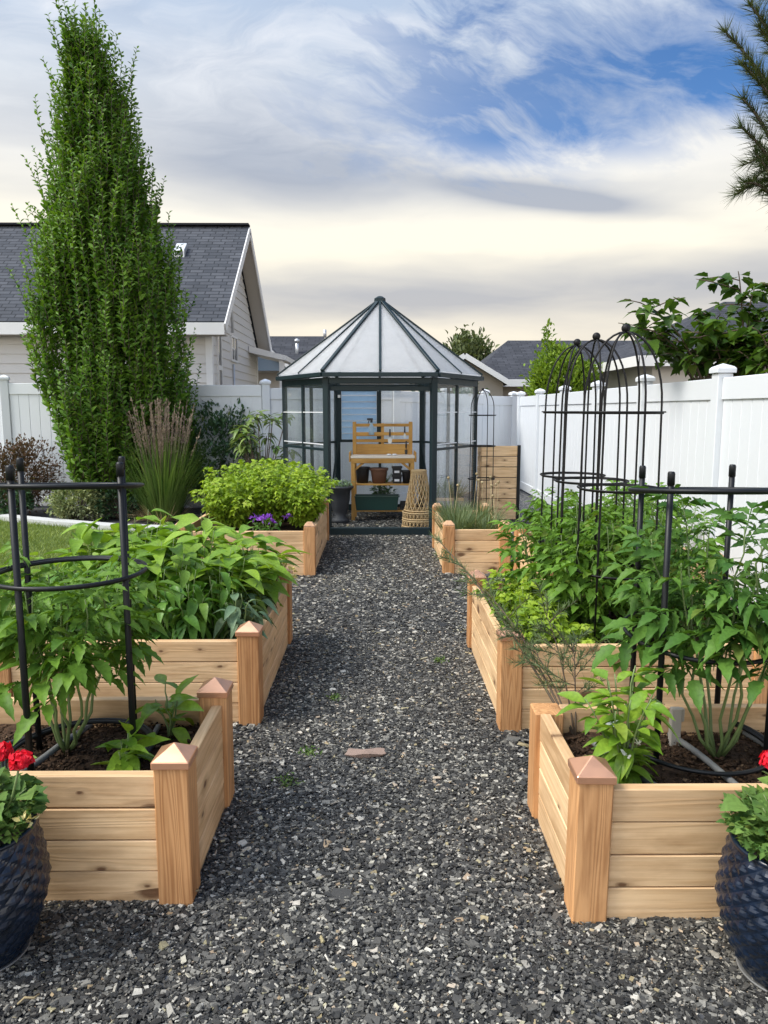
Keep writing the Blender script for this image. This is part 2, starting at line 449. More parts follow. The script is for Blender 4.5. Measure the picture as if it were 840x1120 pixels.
L_TOM = leafmat('tomato leaf', (0.074, 0.165, 0.021), (0.181, 0.324, 0.039), .30, .5)
L_TOMD = leafmat('tomato leaf deep', (0.048, 0.126, 0.023), (0.128, 0.251, 0.039), .28, .5)
L_PEP = leafmat('pepper leaf', (0.116, 0.240, 0.023), (0.289, 0.428, 0.042), .30, .36, spec=.35)
L_BROAD = leafmat('broad bright leaf', (0.122, 0.245, 0.026), (0.304, 0.451, 0.058), .30, .42)
L_BASIL = leafmat('basil leaf', (0.057, 0.148, 0.022), (0.141, 0.274, 0.041), .25, .36)
L_SAGE = leafmat('grey green leaf', (0.102, 0.177, 0.102), (0.216, 0.298, 0.162), .2, .5)
L_PARS = leafmat('parsley leaf', (0.167, 0.286, 0.024), (0.388, 0.504, 0.048), .32, .5)
L_HORN = leafmat('hornbeam leaf', (0.058, 0.144, 0.020), (0.181, 0.320, 0.038), .28, .48)
L_DARK = leafmat('dark shrub leaf', (0.036, 0.083, 0.040), (0.091, 0.166, 0.074), .2, .45)
L_VAR = leafmat('variegated leaf', (0.094, 0.149, 0.055), (0.487, 0.515, 0.271), .2, .5)
L_BARB = leafmat('barberry leaf', (0.081, 0.060, 0.041), (0.177, 0.094, 0.060), .2, .5)
L_RHO = leafmat('leathery leaf', (0.081, 0.162, 0.041), (0.271, 0.352, 0.094), .2, .35)
L_GRASS = leafmat('grass blade', (0.065, 0.137, 0.029), (0.182, 0.260, 0.072), .25, .5, vein=False)
L_LAWN = leafmat('lawn blade', (.12, .19, .030), (.32, .38, .10), .25, .55, vein=False)
L_PLUME = leafmat('grass plume', (.24, .18, .13), (.38, .30, .22), .25, .7, (1, 1, 1), vein=False)
L_MUL = leafmat('mulberry leaf', (0.032, 0.080, 0.015), (0.100, 0.181, 0.027), .32, .4)
L_YTREE = leafmat('light green tree leaf', (0.105, 0.199, 0.019), (0.273, 0.386, 0.048), .32, .5)
L_FAR = leafmat('far tree leaf', (0.067, 0.102, 0.041), (0.162, 0.190, 0.081), .2, .6)
L_PINE = leafmat('pine needle', (.034, .062, .018), (.12, .14, .042), .15, .5, vein=False)
L_CHIVE = leafmat('chive blade', (.085, .135, .055), (.22, .26, .12), .2, .5, vein=False)
L_DRY = leafmat('dry straw', (.36, .28, .15), (.52, .42, .25), .2, .7, (1, 1, .8), vein=False)
L_DILL = leafmat('dill frond', (.07, .11, .045), (.16, .21, .09), .2, .6, vein=False)
L_GER = leafmat('geranium leaf', (0.067, 0.147, 0.034), (0.198, 0.306, 0.067), .25, .55)
L_RED = leafmat('red petal', (.72, .008, .025), (.85, .03, .06), .3, .5, (1, .6, .6))
L_PUR = leafmat('purple petal', (.16, .035, .36), (.30, .10, .52), .25, .5, (1, .8, 1))
L_YEL = leafmat('pale yellow petal', (.75, .62, .16), (.85, .76, .40), .25, .5, (1, 1, .8))
L_WHT = leafmat('white petal', (.75, .75, .68), (.85, .85, .80), .25, .5, (1, 1, 1))

# ------------------------------------------------------------------ ground
def sheet(name, pts, z, mat, kd='structure'):
    mb = MB(); mb.poly([(x, y, z) for x, y in pts], [tuple(range(len(pts)))])
    return kind(mb.build(name, mat), kd)
sheet('ground', [(-300, -60), (300, -60), (300, 500), (-300, 500)], -.008, M['dirt'])
sheet('gravel_path', [(-2.1, -3), (2.7, -3), (2.7, 14), (.3, 11.4), (-1.5, 11), (-2.1, 10)], -.003, M['gravelbase'])
KERB = [(-9.5, 11.3), (-7.5, 10.75), (-6.2, 10.25), (-5.09, 9.75), (-4.1, 9.25), (-3.17, 8.84), (-2.6, 8.72), (-2.1, 8.75)]
sheet('lawn', [(-12, 0), (-2.1, 0), (-2.1, 8.72)] + KERB[::-1] + [(-12, 11.3)], .0, M['turf'])
sheet('planting_bed', [(x, y + .07) for x, y in KERB[::-1]] + [(-9.5, 12.5), (-2, 13.6), (-1.2, 13.2), (-2.1, 10.0)], .001, M['mulch'])
kb = MB()
for i in range(len(KERB) - 1):
    (xa, ya), (xb, yb) = KERB[i], KERB[i + 1]
    kb.poly([(xa, ya - .07, -.004), (xb, yb - .07, -.004), (xb, yb + .09, -.004), (xa, ya + .09, -.004), (xa, ya - .07, .06), (xb, yb - .07, .06), (xb, yb + .09, .07), (xa, ya + .09, .07)],
            [(4, 5, 6, 7), (0, 1, 5, 4), (2, 3, 7, 6)] + ([(3, 0, 4, 7)] if i == 0 else []) + ([(1, 2, 6, 5)] if i == len(KERB) - 2 else []))
kind(kb.build('kerb', M['concrete']), 'structure')

def chips(areas, g):
    base = np.array([(-1, -1, -1), (1, -1, -1), (1, 1, -1), (-1, 1, -1), (-1, -1, 1), (1, -1, 1), (1, 1, 1), (-1, 1, 1)], float)
    tri = np.array([(4, 5, 6), (4, 6, 7), (0, 1, 5), (0, 5, 4), (1, 2, 6), (1, 6, 5), (2, 3, 7), (2, 7, 6), (3, 0, 4), (3, 4, 7), (0, 2, 1), (0, 3, 2)])
    Vs = []
    for x0, x1, y0, y1, dens, size in areas:
        n = int((x1 - x0) * (y1 - y0) * dens)
        P = np.stack([g.uniform(x0, x1, n), g.uniform(y0, y1, n), g.uniform(-.002, .007, n)], 1)
        s = size * .87 * g.lognormal(0, .38, n)
        dim = np.stack([s * g.uniform(.75, 1.35, n), s * g.uniform(.45, .85, n), s * g.uniform(.14, .34, n)], 1) * .5
        V = base[None] * dim[:, None] * g.uniform(.55, 1.1, (n, 8, 3))
        ang = g.uniform(0, 2 * PI, n); tilt = g.normal(0, .38, n)
        ct, st = np.cos(tilt)[:, None], np.sin(tilt)[:, None]
        y = V[:, :, 1] * ct - V[:, :, 2] * st; z = V[:, :, 1] * st + V[:, :, 2] * ct
        V[:, :, 1] = y; V[:, :, 2] = z
        ca, sa = np.cos(ang)[:, None], np.sin(ang)[:, None]
        x = V[:, :, 0] * ca - V[:, :, 1] * sa; y = V[:, :, 0] * sa + V[:, :, 1] * ca
        V[:, :, 0] = x; V[:, :, 1] = y
        Vs.append(V + P[:, None])
    V = np.concatenate(Vs); n = len(V)
    return V.reshape(-1, 3), (tri[None] + (np.arange(n) * 8)[:, None, None]).reshape(-1, 3)
g = np.random.default_rng(5)
V, T = chips([(-1.5, 1.5, .95, 2.02, 31000, .0115), (-.56, .56, 2.0, 4.6, 25000, .0125), (-.58, .58, 4.6, 8.5, 9000, .016),
              (-1.9, -.56, 2.6, 3.3, 6500, .018), (.56, 1.9, 2.52, 3.2, 6500, .018), (-2.0, -.58, 4.5, 6.4, 3000, .022), (.58, 2.2, 4.4, 6.45, 3000, .022),
              (-1.1, 1.1, 8.55, 10.6, 3500, .022), (1.2, 2.55, 6.5, 10, 1500, .024), (1.5, 2.58, .95, 2.6, 11000, .014), (-2.1, -1.5, .95, 2.6, 11000, .014), (1.82, 2.58, 2.6, 6.5, 3500, .019), (-2, -.6, 8.3, 9.0, 2000, .024)], g)
kind(trimesh('gravel', V, T, M['chips'], smooth=False), 'stuff')

# ------------------------------------------------------------------ lawn blades
n = 42000
P = np.stack([R.uniform(-6.2, -2.12, n), R.uniform(4.6, 10.0, n), np.zeros(n)], 1)
kx = np.array([k[0] for k in KERB]); ky = np.array([k[1] for k in KERB])
P = P[P[:, 1] < np.interp(P[:, 0], kx, ky) - .06]
n = len(P); D = R.normal(size=(n, 3)) * (.45, .45, .1) + (0, 0, 1)
V, T = choose(BLS, P, D, R.normal(size=(n, 3)), R.uniform(.035, .075, n))
kind(trimesh('grass', V, T, L_LAWN), 'stuff')

# ------------------------------------------------------------------ raised beds
def raised_bed(label, x0, x1, y0, y1, soil=.30, copper=True, crumbs=0, seed=0, h=.40, short=None):
    cx, cy = (x0 + x1) / 2, (y0 + y1) / 2
    rt = thing('raised_bed', label, 'raised bed', (cx, cy, 0), 0, 'cedar raised garden beds')
    w = (x1 - x0) / 2; d = (y1 - y0) / 2; ps = .10; g = random.Random(seed)
    for sx, sy in ((-1, -1), (1, -1), (1, 1), (-1, 1)):
        mb = MB(); mb.box(-ps / 2, ps / 2, -ps / 2, ps / 2, -.02, h + (.035 if (sx, sy) != short else -.004))
        p = mb.build('corner_post', M['post'], rt, bevel=.004, loc=(sx * (w - ps / 2), sy * (d - ps / 2), 0))
        p.rotation_euler = (g.uniform(-.008, .008), g.uniform(-.008, .008), g.uniform(-.02, .02))
        cm = MB()
        if (sx, sy) == short: continue
        if copper:
            a = ps / 2 + .005; z = h + .035
            cm.poly([(-a, -a, z - .008), (a, -a, z - .008), (a, a, z - .008), (-a, a, z - .008), (-a, -a, z + .014), (a, -a, z + .014), (a, a, z + .014), (-a, a, z + .014), (0, 0, z + .052)],
                    [(0, 1, 5, 4), (1, 2, 6, 5), (2, 3, 7, 6), (3, 0, 4, 7), (4, 5, 8), (5, 6, 8), (6, 7, 8), (7, 4, 8), (3, 2, 1, 0)])
            cm.build('post_cap', M['cap'], p, bevel=.002)
        else:
            a = ps / 2 - .002; z = h + .036
            cm.poly([(-a, -a, z), (a, -a, z), (a, a, z), (-a, a, z), (-a, -a, z + .012), (a, -a, z + .012), (a, a, z + .012), (-a, a, z + .012),
                     (-a * .45, -a * .45, z + .04), (a * .45, -a * .45, z + .04), (a * .45, a * .45, z + .04), (-a * .45, a * .45, z + .04)],
                    [(0, 1, 5, 4), (1, 2, 6, 5), (2, 3, 7, 6), (3, 0, 4, 7), (4, 5, 9, 8), (5, 6, 10, 9), (6, 7, 11, 10), (7, 4, 8, 11), (8, 9, 10, 11), (3, 2, 1, 0)])
            cm.build('post_cap', M['woodcap'], p, bevel=.003)
    for (L, loc, rz) in (((x1 - x0) - 2 * ps, (0, -d + .035, 0), 0), ((x1 - x0) - 2 * ps, (0, d - .035, 0), PI), ((y1 - y0) - 2 * ps, (w - .035, 0, 0), PI / 2), ((y1 - y0) - 2 * ps, (-w + .035, 0, 0), -PI / 2)):
        mb = MB(); bh = h / 4
        for k in range(4):
            j = g.uniform(-.002, .002); e = g.uniform(0, .002)
            mb.box(-L / 2 + .001, L / 2 - .001, -.018 + j, .018 + j, k * bh + (.001 if k else -.02), (k + 1) * bh - .0015 - e)
        mb.build('side_panel', M['board'], rt, bevel=.0025, loc=loc, rz=rz)
    nx, ny = max(4, int((x1 - x0) / .03)), max(4, int((y1 - y0) / .03))
    X = np.linspace(-w + .055, w - .055, nx); Y = np.linspace(-d + .055, d - .055, ny)
    gx, gy = np.meshgrid(X, Y)
    Z = np.array([[mnoise.noise(Vector((a * 5 + seed, b * 5, 0))) * .018 + mnoise.noise(Vector((a * 22 + seed, b * 22, 3))) * .010 for a in X] for b in Y]) + soil
    V = np.stack([gx, gy, Z], -1).reshape(-1, 3)
    i = np.arange(nx * ny).reshape(ny, nx); a, b, c, e = i[:-1, :-1].ravel(), i[:-1, 1:].ravel(), i[1:, 1:].ravel(), i[1:, :-1].ravel()
    T = np.concatenate([np.stack([a, b, c], 1), np.stack([a, c, e], 1)])
    if crumbs:
        gg = np.random.default_rng(seed + 40)
        V2, T2 = chips([(-w + .06, w - .06, -d + .06, d - .06, crumbs, .011)], gg)
        V2[:, 2] = (V2[:, 2]) * 1.6 + soil + .004
        V, T = join([(V, T), (V2, T2)])
    trimesh('soil', V, T, M['soil'], rt, smooth=True)
    return rt
raised_bed('cedar raised bed in the left foreground, growing the caged tomato, with copper coloured post caps', -1.80, -.55, 1.985, 2.62, crumbs=6000, seed=1)
raised_bed('cedar raised bed in the right foreground, growing the caged tomato, with copper coloured post caps', .55, 1.80, 1.90, 2.54, crumbs=6000, seed=2, short=(-1, 1))
raised_bed('cedar raised bed overflowing with broad bright leaves, second on the left of the path', -1.80, -.55, 3.24, 4.52, seed=3)
raised_bed('cedar raised bed holding the black domed obelisks, second on the right of the path', .55, 1.80, 3.16, 4.43, crumbs=1500, seed=4)
raised_bed('cedar raised bed under the yellow-green leafy mound, at the far left end of the path', -1.80, -.56, 6.34, 8.2, copper=False, seed=5)
raised_bed('small cedar raised bed of grassy chives near the greenhouse doorway, with rounded post caps', .575, 1.18, 6.40, 7.75, copper=False, seed=6, soil=.33)
raised_bed('cedar raised bed half hidden by tomato leaves, right of the chive bed', 1.19, 2.40, 4.95, 6.33, copper=False, seed=7)

# ------------------------------------------------------------------ plants
def tomato_plant(name, label, loc, height, spread, nst, nleaf, mat, seed, lean=(0, 0), size=(.17, .27), group=None, bare=.12):
    g = random.Random(seed); ng = np.random.default_rng(seed)
    rt = thing(name, label, 'tomato plant', loc, 0, group)
    mb = MB(); P = []; D = []; U = []; Sc = []
    for s in range(nst):
        a = 2 * PI * s / nst + g.uniform(-.4, .4); out = spread * g.uniform(.35, 1.0)
        hh = height * g.uniform(.78, 1.0)
        pts = []
        for i in range(11):
            t = i / 10; rr = out * (t ** .62)
            pts.append(Vector((math.cos(a) * rr + lean[0] * t + g.uniform(-.014, .014) * min(1, 4 * t), math.sin(a) * rr + lean[1] * t + g.uniform(-.01, .01), hh * t)))
        mb.tube(pts, [.0062 * (1 - .65 * i / 10) for i in range(11)], 6)
        k = nleaf // nst
        for j in range(k):
            t = bare + (1 - bare) * (j + g.random()) / k
            p = along(pts, t); b = a + g.uniform(-1.9, 1.9) if t < .9 else g.uniform(0, 6.28)
            up = g.uniform(-.12, .75) + (.5 if t > .9 else 0)
            d = Vector((math.cos(b), math.sin(b), up))
            P.append(p); D.append(d); U.append((g.uniform(-.3, .3), g.uniform(-.3, .3), 1)); Sc.append(g.uniform(*size) * (1 - .35 * max(0, t - .7) / .3))
    mb.build('stem', M['stem'], rt, True)
    V, T = choose(TOM, P, D, U, Sc, ng)
    trimesh('foliage', V, T, mat, rt); return rt

def bushy(name, label, cat, loc, height, rad, nbr, nleaf, tpls, mat, size, seed, group=None, droopy=.0, stemr=.005, stemmat='stem', bare=.25, flowers=None):
    """forking stems from one base, leaves along and at the tips"""
    g = random.Random(seed); ng = np.random.default_rng(seed)
    rt = thing(name, label, cat, loc, 0, group)
    mb = MB(); P = []; D = []; U = []; Sc = []; tips = []
    for s in range(nbr):
        a = s * 2.4 + g.uniform(-.3, .3); out = rad * math.sqrt((s + .5) / nbr) * g.uniform(.8, 1.1); hh = height * g.uniform(.75, 1.0) * (1 - .25 * out / max(rad, .01))
        pts = [Vector((math.cos(a) * out * (i / 7) ** 1.2, math.sin(a) * out * (i / 7) ** 1.2, hh * i / 7)) + Vector((g.uniform(-.006, .006), g.uniform(-.006, .006), 0)) for i in range(8)]
        mb.tube(pts, [stemr * (1 - .6 * i / 7) for i in range(8)], 5); tips.append(pts[-1])
        k = max(1, nleaf // nbr)
        for j in range(k):
            t = bare + (1 - bare) * (j + g.random()) / k
            p = along(pts, t); b = g.uniform(0, 6.28)
            d = Vector((math.cos(b) + math.cos(a) * .5, math.sin(b) + math.sin(a) * .5, g.uniform(-.2, .55) - droopy + (.3 if t > .9 else 0)))
            P.append(p); D.append(d); U.append((g.uniform(-.35, .35), g.uniform(-.35, .35), 1)); Sc.append(g.uniform(*size))
    mb.build('stem', M[stemmat], rt, True)
    V, T = choose(tpls, P, D, U, Sc, ng)
    trimesh('foliage', V, T, mat, rt)
    return rt, tips

def blossom(parent, pts, mat, size, n, name='flower', seed=0, rad=.02):
    ng = np.random.default_rng(seed)
    for p in pts:
        k = n; Dd = rdir(k, ng); Dd[:, 2] = np.abs(Dd[:, 2]) * .9 + .05
        P = np.array(p) + Dd * rad * ng.uniform(.5, 1, (k, 1)); 
        V, T = choose(SMALL, P, Dd + ng.normal(0, .5, (k, 3)), ng.normal(size=(k, 3)) + (0, 0, 1), np.full(k, size) * ng.uniform(.7, 1.2, k), ng)
        trimesh(name, V, T, mat, parent)

# --- left front bed
tomato_plant('tomato_plant', 'tall leafy tomato plant inside the black cage in the left foreground bed', (-1.06, 2.36, .29), .74, .27, 9, 150, L_TOM, 3, size=(.13, .21), bare=.50)
bushy('pepper_plant', 'tiny pepper plant low behind the left front plank, bright drooping leaves', 'pepper plant', (-.80, 2.17, .29), .19, .06, 4, 16, OV, L_PEP, (.085, .13), 5, droopy=-.12, bare=.45)
bushy('pepper_plant', 'small upright pepper plant in the back right corner of the left foreground bed', 'pepper plant', (-.735, 2.46, .29), .24, .06, 5, 24, OV, L_PEP, (.07, .115), 8, droopy=-.1)
# --- left second bed : massed plants
sp = [(-.72, 3.98, .40, 0), (-1.0, 4.05, .50, 0), (-1.3, 4.05, .52, 0), (-1.58, 4.0, .48, 0), (-.78, 4.3, .42, 0), (-1.1, 4.35, .50, 0), (-1.42, 4.33, .5, 0), (-.80, 3.72, .43, 0), (-1.1, 3.75, .46, 0), (-1.4, 3.78, .44, 0), (-1.65, 3.72, .4, 0)]
for i, (x, y, h, _) in enumerate(sp):
    bushy('leafy_plant', 'one of the bushy bright broad-leaved plants massed behind the darker ones, second left bed', 'leafy plant', (x, y, .29), h * 1.24, .18, 10, 110, OVW + OV[:2], L_BROAD, (.10, .17), 30 + i, 'bright broad-leaved plants in the second left bed', droopy=.1, stemr=.004)
sp = [(-1.62, 3.5, .36), (-1.42, 3.45, .37), (-1.23, 3.44, .37), (-1.05, 3.44, .36), (-1.3, 3.6, .42), (-1.0, 3.6, .40), (-1.52, 3.62, .40), (-.90, 3.43, .36), (-.80, 3.52, .38)]
for i, (x, y, h) in enumerate(sp):
    bushy('leafy_plant', 'one of the darker drooping leafy plants along the front plank, second left bed', 'leafy plant', (x, y, .29), h * 1.22, .11, 9, 95, DROOP + OV[1:3], L_BASIL, (.075, .115), 60 + i, 'drooping leafy plants in the second left bed', droopy=.55, stemr=.0035, bare=.1)
for i, (x, y) in enumerate([(-.685, 3.47), (-.70, 3.68)]):
    bushy('leafy_plant', ['grey-green leafy plant at the right front corner of the second left bed', 'grey-green leafy plant just behind the right front corner plant, second left bed'][i], 'leafy plant', (x, y, .29), .32 - .03 * i, .10, 9, 80, DROOP + OV[1:3], [L_SAGE, L_BASIL][0], (.06, .11), 90 + i, droopy=.3, bare=.15)
rt, tips = bushy('yellow_flowers', 'low pale yellow flowers spilling over the second left bed near its back corner', 'flowering plant', (-.68, 4.28, .31), .26, .14, 7, 30, OV, L_BROAD, (.05, .09), 99)
blossom(rt, [(.13, -.12, .24), (.16, -.02, .19), (.18, -.1, .16), (.10, .05, .25)], L_YEL, .03, 14, seed=4)
# --- left far bed : parsley mound and purple petunia
k = 0
for x, y, h, r in [(-1.5, 7.55, .58, .36), (-1.12, 7.65, .68, .36), (-.78, 7.6, .56, .30), (-1.42, 6.95, .50, .34), (-1.02, 7.1, .62, .36), (-.74, 7.0, .46, .26), (-.9, 7.95, .55, .3), (-1.35, 8.0, .55, .3)]:
    bushy('herb_plant', 'one of the tall yellow-green herb clumps merging into a mound before the greenhouse', 'herb plant', (x, y, .29), h * 1.16, r * 1.1, 36, 640, TRI, L_PARS, (.085, .14), 120 + k, 'herb clumps in the far left bed', droopy=-.1, stemr=.003, bare=.2); k += 1
rt, tips = bushy('purple_flowers', 'purple flower cluster in front of the yellow-green leafy mound', 'flowering plant', (-1.02, 6.55, .31), .20, .16, 10, 60, OV, L_BASIL, (.04, .07), 140)
blossom(rt, [tuple(t + Vector((random.uniform(-.05, .05), random.uniform(-.05, .03), .02))) for t in tips], L_PUR, .034, 11, seed=6, rad=.026)
# --- right front bed
tomato_plant('tomato_plant', 'big tomato plant in the black cage at the right foreground bed, dark drooping leaves', (1.13, 2.30, .29), .88, .29, 9, 180, L_TOMD, 13, size=(.13, .22), bare=.48)
bushy('pepper_plant', 'bushy yellow-green pepper plant behind the copper post cap in the right foreground', 'pepper plant', (.755, 2.12, .29), .44, .12, 11, 130, OV, L_PEP, (.055, .10), 15, droopy=.05, bare=.10)
rt = bpy.data.objects.get('pepper_plant.002')
blossom(rt, [(-.05, -.03, .22), (.02, -.06, .17), (-.02, -.07, .14)], L_WHT, .018, 8, seed=9, rad=.006)
# --- right second bed
k = 0
for x, y, h, sprd in [(1.10, 3.66, .60, .18), (1.2, 3.9, .64, .24), (1.5, 3.65, .66, .24), (.98, 4.12, .56, .2), (1.55, 4.15, .66, .22)]:
    tomato_plant('tomato_plant', ['feathery tomato plant at the front of the obelisk bed, nearest the path', 'tomato plant threading the middle obelisk', 'tomato plant against the white side fence, right of the obelisks', 'tomato plant by the back left corner of the obelisk bed', 'tomato plant at the back right of the obelisk bed'][k], (x, y, .29), h * 1.07, sprd * 1.05, 7, 104, L_TOM, 200 + k, size=(.13, .21)); k += 1
sp = [(.74, 3.75, .26), (.72, 4.05, .28), (.84, 3.90, .28), (.71, 3.45, .20), (.82, 3.52, .24), (.92, 3.40, .17), (.74, 3.60, .22)]
for i, (x, y, h) in enumerate(sp):
    bushy('herb_plant', 'one of the low bright leafy tufts edging the obelisk bed beside the path', 'herb plant', (x, y, .29), h, .12, 12, 90, TRI, L_PARS, (.08, .12), 230 + i, 'low leafy tufts in the obelisk bed', droopy=-.1, stemr=.003)
sp = [(.98, 3.75, .15), (1.12, 3.34, .12), (.92, 4.2, .2)]
for i, (x, y, h) in enumerate(sp):
    bushy('leafy_plant', ['broad blue-green leaved plant low among the bright leafy tufts', 'broad-leaved plant on bare soil behind the front plank of the obelisk bed', 'broad-leaved plant at the back of the obelisk bed near the path'][i], 'leafy plant', (x, y, .29), h, .08, 6, 14, OVW, L_SAGE if i == 0 else L_BASIL, (.14, .2), 250 + i, bare=.7)
# --- far right bed and hidden bed
k = 0
for x, y, h, sprd in [(1.42, 5.3, .5, .22), (1.85, 5.4, .62, .25), (1.5, 5.9, .52, .22), (2.1, 5.9, .6, .25)]:
    tomato_plant('tomato_plant', ['tomato plant spilling over the front of the half hidden bed', 'tomato plant deeper in the half hidden bed, toward the fence', 'tomato plant beside the chive bed, in the half hidden bed', 'tomato plant at the far fence side of the half hidden bed'][k], (x, y, .29), h, sprd, 6, 90, L_TOM, 300 + k, size=(.14, .22)); k += 1
def chive(label, loc, n, hgt, rad, seed, mats=(L_CHIVE,), group=None, dry=0, bl=None, name='chive_clump', cat='chives'):
    ng = np.random.default_rng(seed); rt = thing(name, label, cat, loc, 0, group)
    a = ng.uniform(0, 6.28, n); r = rad * np.sqrt(ng.uniform(0, 1, n))
    P = np.stack([np.cos(a) * r, np.sin(a) * r, np.zeros(n)], 1)
    D = np.stack([np.cos(a) * r / rad * .6, np.sin(a) * r / rad * .6, np.ones(n)], 1) + ng.normal(0, .2, (n, 3))
    V, T = choose(bl or BL, P, D, np.stack([-np.cos(a), -np.sin(a), np.ones(n) * .5], 1) + ng.normal(0, .4, (n, 3)), ng.uniform(.6, 1, n) * hgt, ng)
    trimesh('blades', V, T, mats[0], rt)
    if dry:
        mb = MB(); 
        for i in range(dry):
            p = Vector((ng.uniform(-rad, rad), ng.uniform(-rad, rad), 0)); top = p + Vector((ng.uniform(-.08, .08), ng.uniform(-.08, .08), hgt * ng.uniform(1.3, 2.0)))
            mb.tube([p, p.lerp(top, .5) + Vector((.01, .01, 0)), top], [.003, .003, .002], 5); mb.ball(top, .014, 6)
        mb.build('seed_stalk', L_DRY, rt, True)
    return rt
k = 0
for x, y, n_, h_ in [(.74, 6.75, 300, .24), (.98, 6.7, 320, .22), (.8, 7.1, 300, .24), (1.02, 7.2, 300, .26), (.76, 7.45, 260, .25)]:
    chive('one of the ragged grey-green chive clumps filling the small bed by the greenhouse', (x, y, .32), n_, h_ * 1.15, .14, 400 + k, group='chive clumps in the small bed', dry=[0, 3, 2, 5, 0][k]); k += 1

# --- dill leaning over the path from the right front bed
g = random.Random(4)
rt = thing('dill_plant', 'wispy dark dill plant leaning out over the path between the two right beds', 'dill plant', (.70, 2.46, .29))
mb = MB(); P = []; D = []
for tip, r0 in [((-.42, 1.0, .55), .006), ((-.28, .55, .44), .005), ((-.16, .35, .30), .004), ((-.08, .2, .42), .004), ((.02, .15, .30), .004)]:
    a = Vector((0, 0, 0)); b = Vector(tip)
    pts = [a.lerp(b, t / 8) + Vector((0, 0, .06 * math.sin(PI * t / 8))) for t in range(9)]
    mb.tube(pts, [r0 * (1 - .7 * i / 8) for i in range(9)], 5)
    for j in range(14):
        t = .25 + .75 * (j + g.random()) / 14; p = along(pts, t); d = ((b - a).normalized() + Vector((g.uniform(-1, 1), g.uniform(-1, 1), g.uniform(-.6, .5)))).normalized()
        q = curve_path(p, d, g.uniform(.07, .15), 4, -.06, .15, g); mb.tube(q, [.0018, .0016, .0014, .0012, .001], 4)
        for i in range(34):
            w = along(q, g.uniform(.2, 1)); P.append(w); D.append((d + Vector((g.uniform(-1, 1), g.uniform(-1, 1), g.uniform(-1, 1)))).normalized())
mb.build('stem', M['stemdark'], rt, True)
V, T = inst(blade(2, .07, .15), np.array([tuple(p) for p in P]), np.array([tuple(d) for d in D]), R.normal(size=(len(P), 3)), R.uniform(.028, .055, len(P)))
trimesh('foliage', V, T, L_DILL, rt)

# ------------------------------------------------------------------ irrigation, stakes, small pieces
def hose(label, pts, r, mat, name='drip_hose'):
    mb = MB(); P = [Vector(p) for p in pts]; Q = []
    for i in range(len(P) - 1):
        p0, p1, p2, p3 = P[max(i - 1, 0)], P[i], P[i + 1], P[min(i + 2, len(P) - 1)]
        for j in range(8):
            t = j / 8; Q.append(.5 * ((2 * p1) + (-p0 + p2) * t + (2 * p0 - 5 * p1 + 4 * p2 - p3) * t * t + (-p0 + 3 * p1 - 3 * p2 + p3) * t ** 3))
    Q.append(P[-1]); mb.tube(Q, r, 8); return tag(mb.build(name, mat, None, True), label, 'hose')
hose('grey drip hose running past the tomato stem in the left foreground bed', [(-1.16, 2.12, .312), (-1.11, 2.25, .318), (-1.08, 2.4, .32), (-1.05, 2.54, .315)], .011, M['hose'])
hose('grey drip hose crossing the left foreground bed behind the tiny pepper plant', [(-.83, 2.06, .31), (-.80, 2.2, .318), (-.79, 2.35, .318), (-.80, 2.53, .315)], .010, M['hose'])
hose('black hose lying along the left plank side of the left foreground bed', [(-1.6, 2.2, .315), (-1.35, 2.3, .32), (-1.2, 2.45, .32), (-1.13, 2.54, .315)], .012, M['hoseblack'])
hose('grey drip tape lying diagonally before the tomato stem in the right foreground bed', [(1.03, 2.45, .315), (1.06, 2.3, .32), (1.08, 2.15, .32), (1.10, 2.0, .316)], .011, M['hose'])
hose('grey curved drip hose under the bushy pepper plant in the right foreground bed', [(.74, 2.38, .315), (.78, 2.24, .32), (.83, 2.1, .32), (.92, 1.99, .316)], .010, M['hose'])
hose('grey drip hose at the right edge of the right foreground bed', [(1.30, 2.46, .315), (1.33, 2.3, .32), (1.38, 2.1, .32)], .011, M['hose'])
mb = MB(); mb.box(-.018, .018, -.012, .012, -.1, .10); mb.box(.012, .03, -.006, .012, .05, .098)
tag(mb.build('wooden_stake', M['stake'], None, bevel=.003, loc=(1.03, 2.41, .33)), 'short grey wooden stake in the soil of the right foreground bed', 'stake')
for i, (x, y, lb) in enumerate([(.935, 2.0, 'small green plastic clip on the soil behind the right front plank'), (1.14, 2.02, 'small teal plastic clip beside the right blue pot leaves')]):
    mb = MB()
    for q in range(4):
        a = q * 1.5 + i; mb.beam((0, 0, .012), (math.cos(a) * .028, math.sin(a) * .028, .03), .012, .005)
    tag(mb.build('plastic_clip', M['brightgreen'], None, bevel=.001, loc=(x, y, .315)), lb, 'clip')

# ------------------------------------------------------------------ tomato cages
def cage(label, c, poles, rings, z0, ztop, rr):
    rt = thing('tomato_cage', label, 'tomato cage', (c[0], c[1], z0))
    for dx, dy in poles:
        mb = MB(); mb.tube([(dx, dy, -.1), (dx * 1.0, dy * 1.0, ztop - z0)], .0100, 10)
        p = mb.build('upright', M['black'], rt, True)
        cm = MB(); cm.lathe([(.0118, -.03), (.0118, .006), (.009, .012), (.0, .013)], 10, (dx, dy, ztop - z0)); cm.build('end_cap', M['black'], p, True)
    for z, tilt in rings:
        mb = MB(); n = 56
        for t in (0, .009):
            pts = [(math.cos(2 * PI * i / n) * (rr + t), math.sin(2 * PI * i / n) * (rr + t), z - z0 + tilt * math.sin(2 * PI * i / n) + (.004 if t else 0)) for i in range(n)]
            mb.tube(pts, .0068, 7, True)
        mb.build('ring', M['black'], rt, True)
cage('black tomato cage of round uprights and rings in the left foreground bed', (-.98, 2.28), [(-.060, -.213), (.205, -.085), (-.19, .115), (.115, .19)], [(1.215, -.02), (.94, .0), (.345, 0)], .30, 1.285, .222)
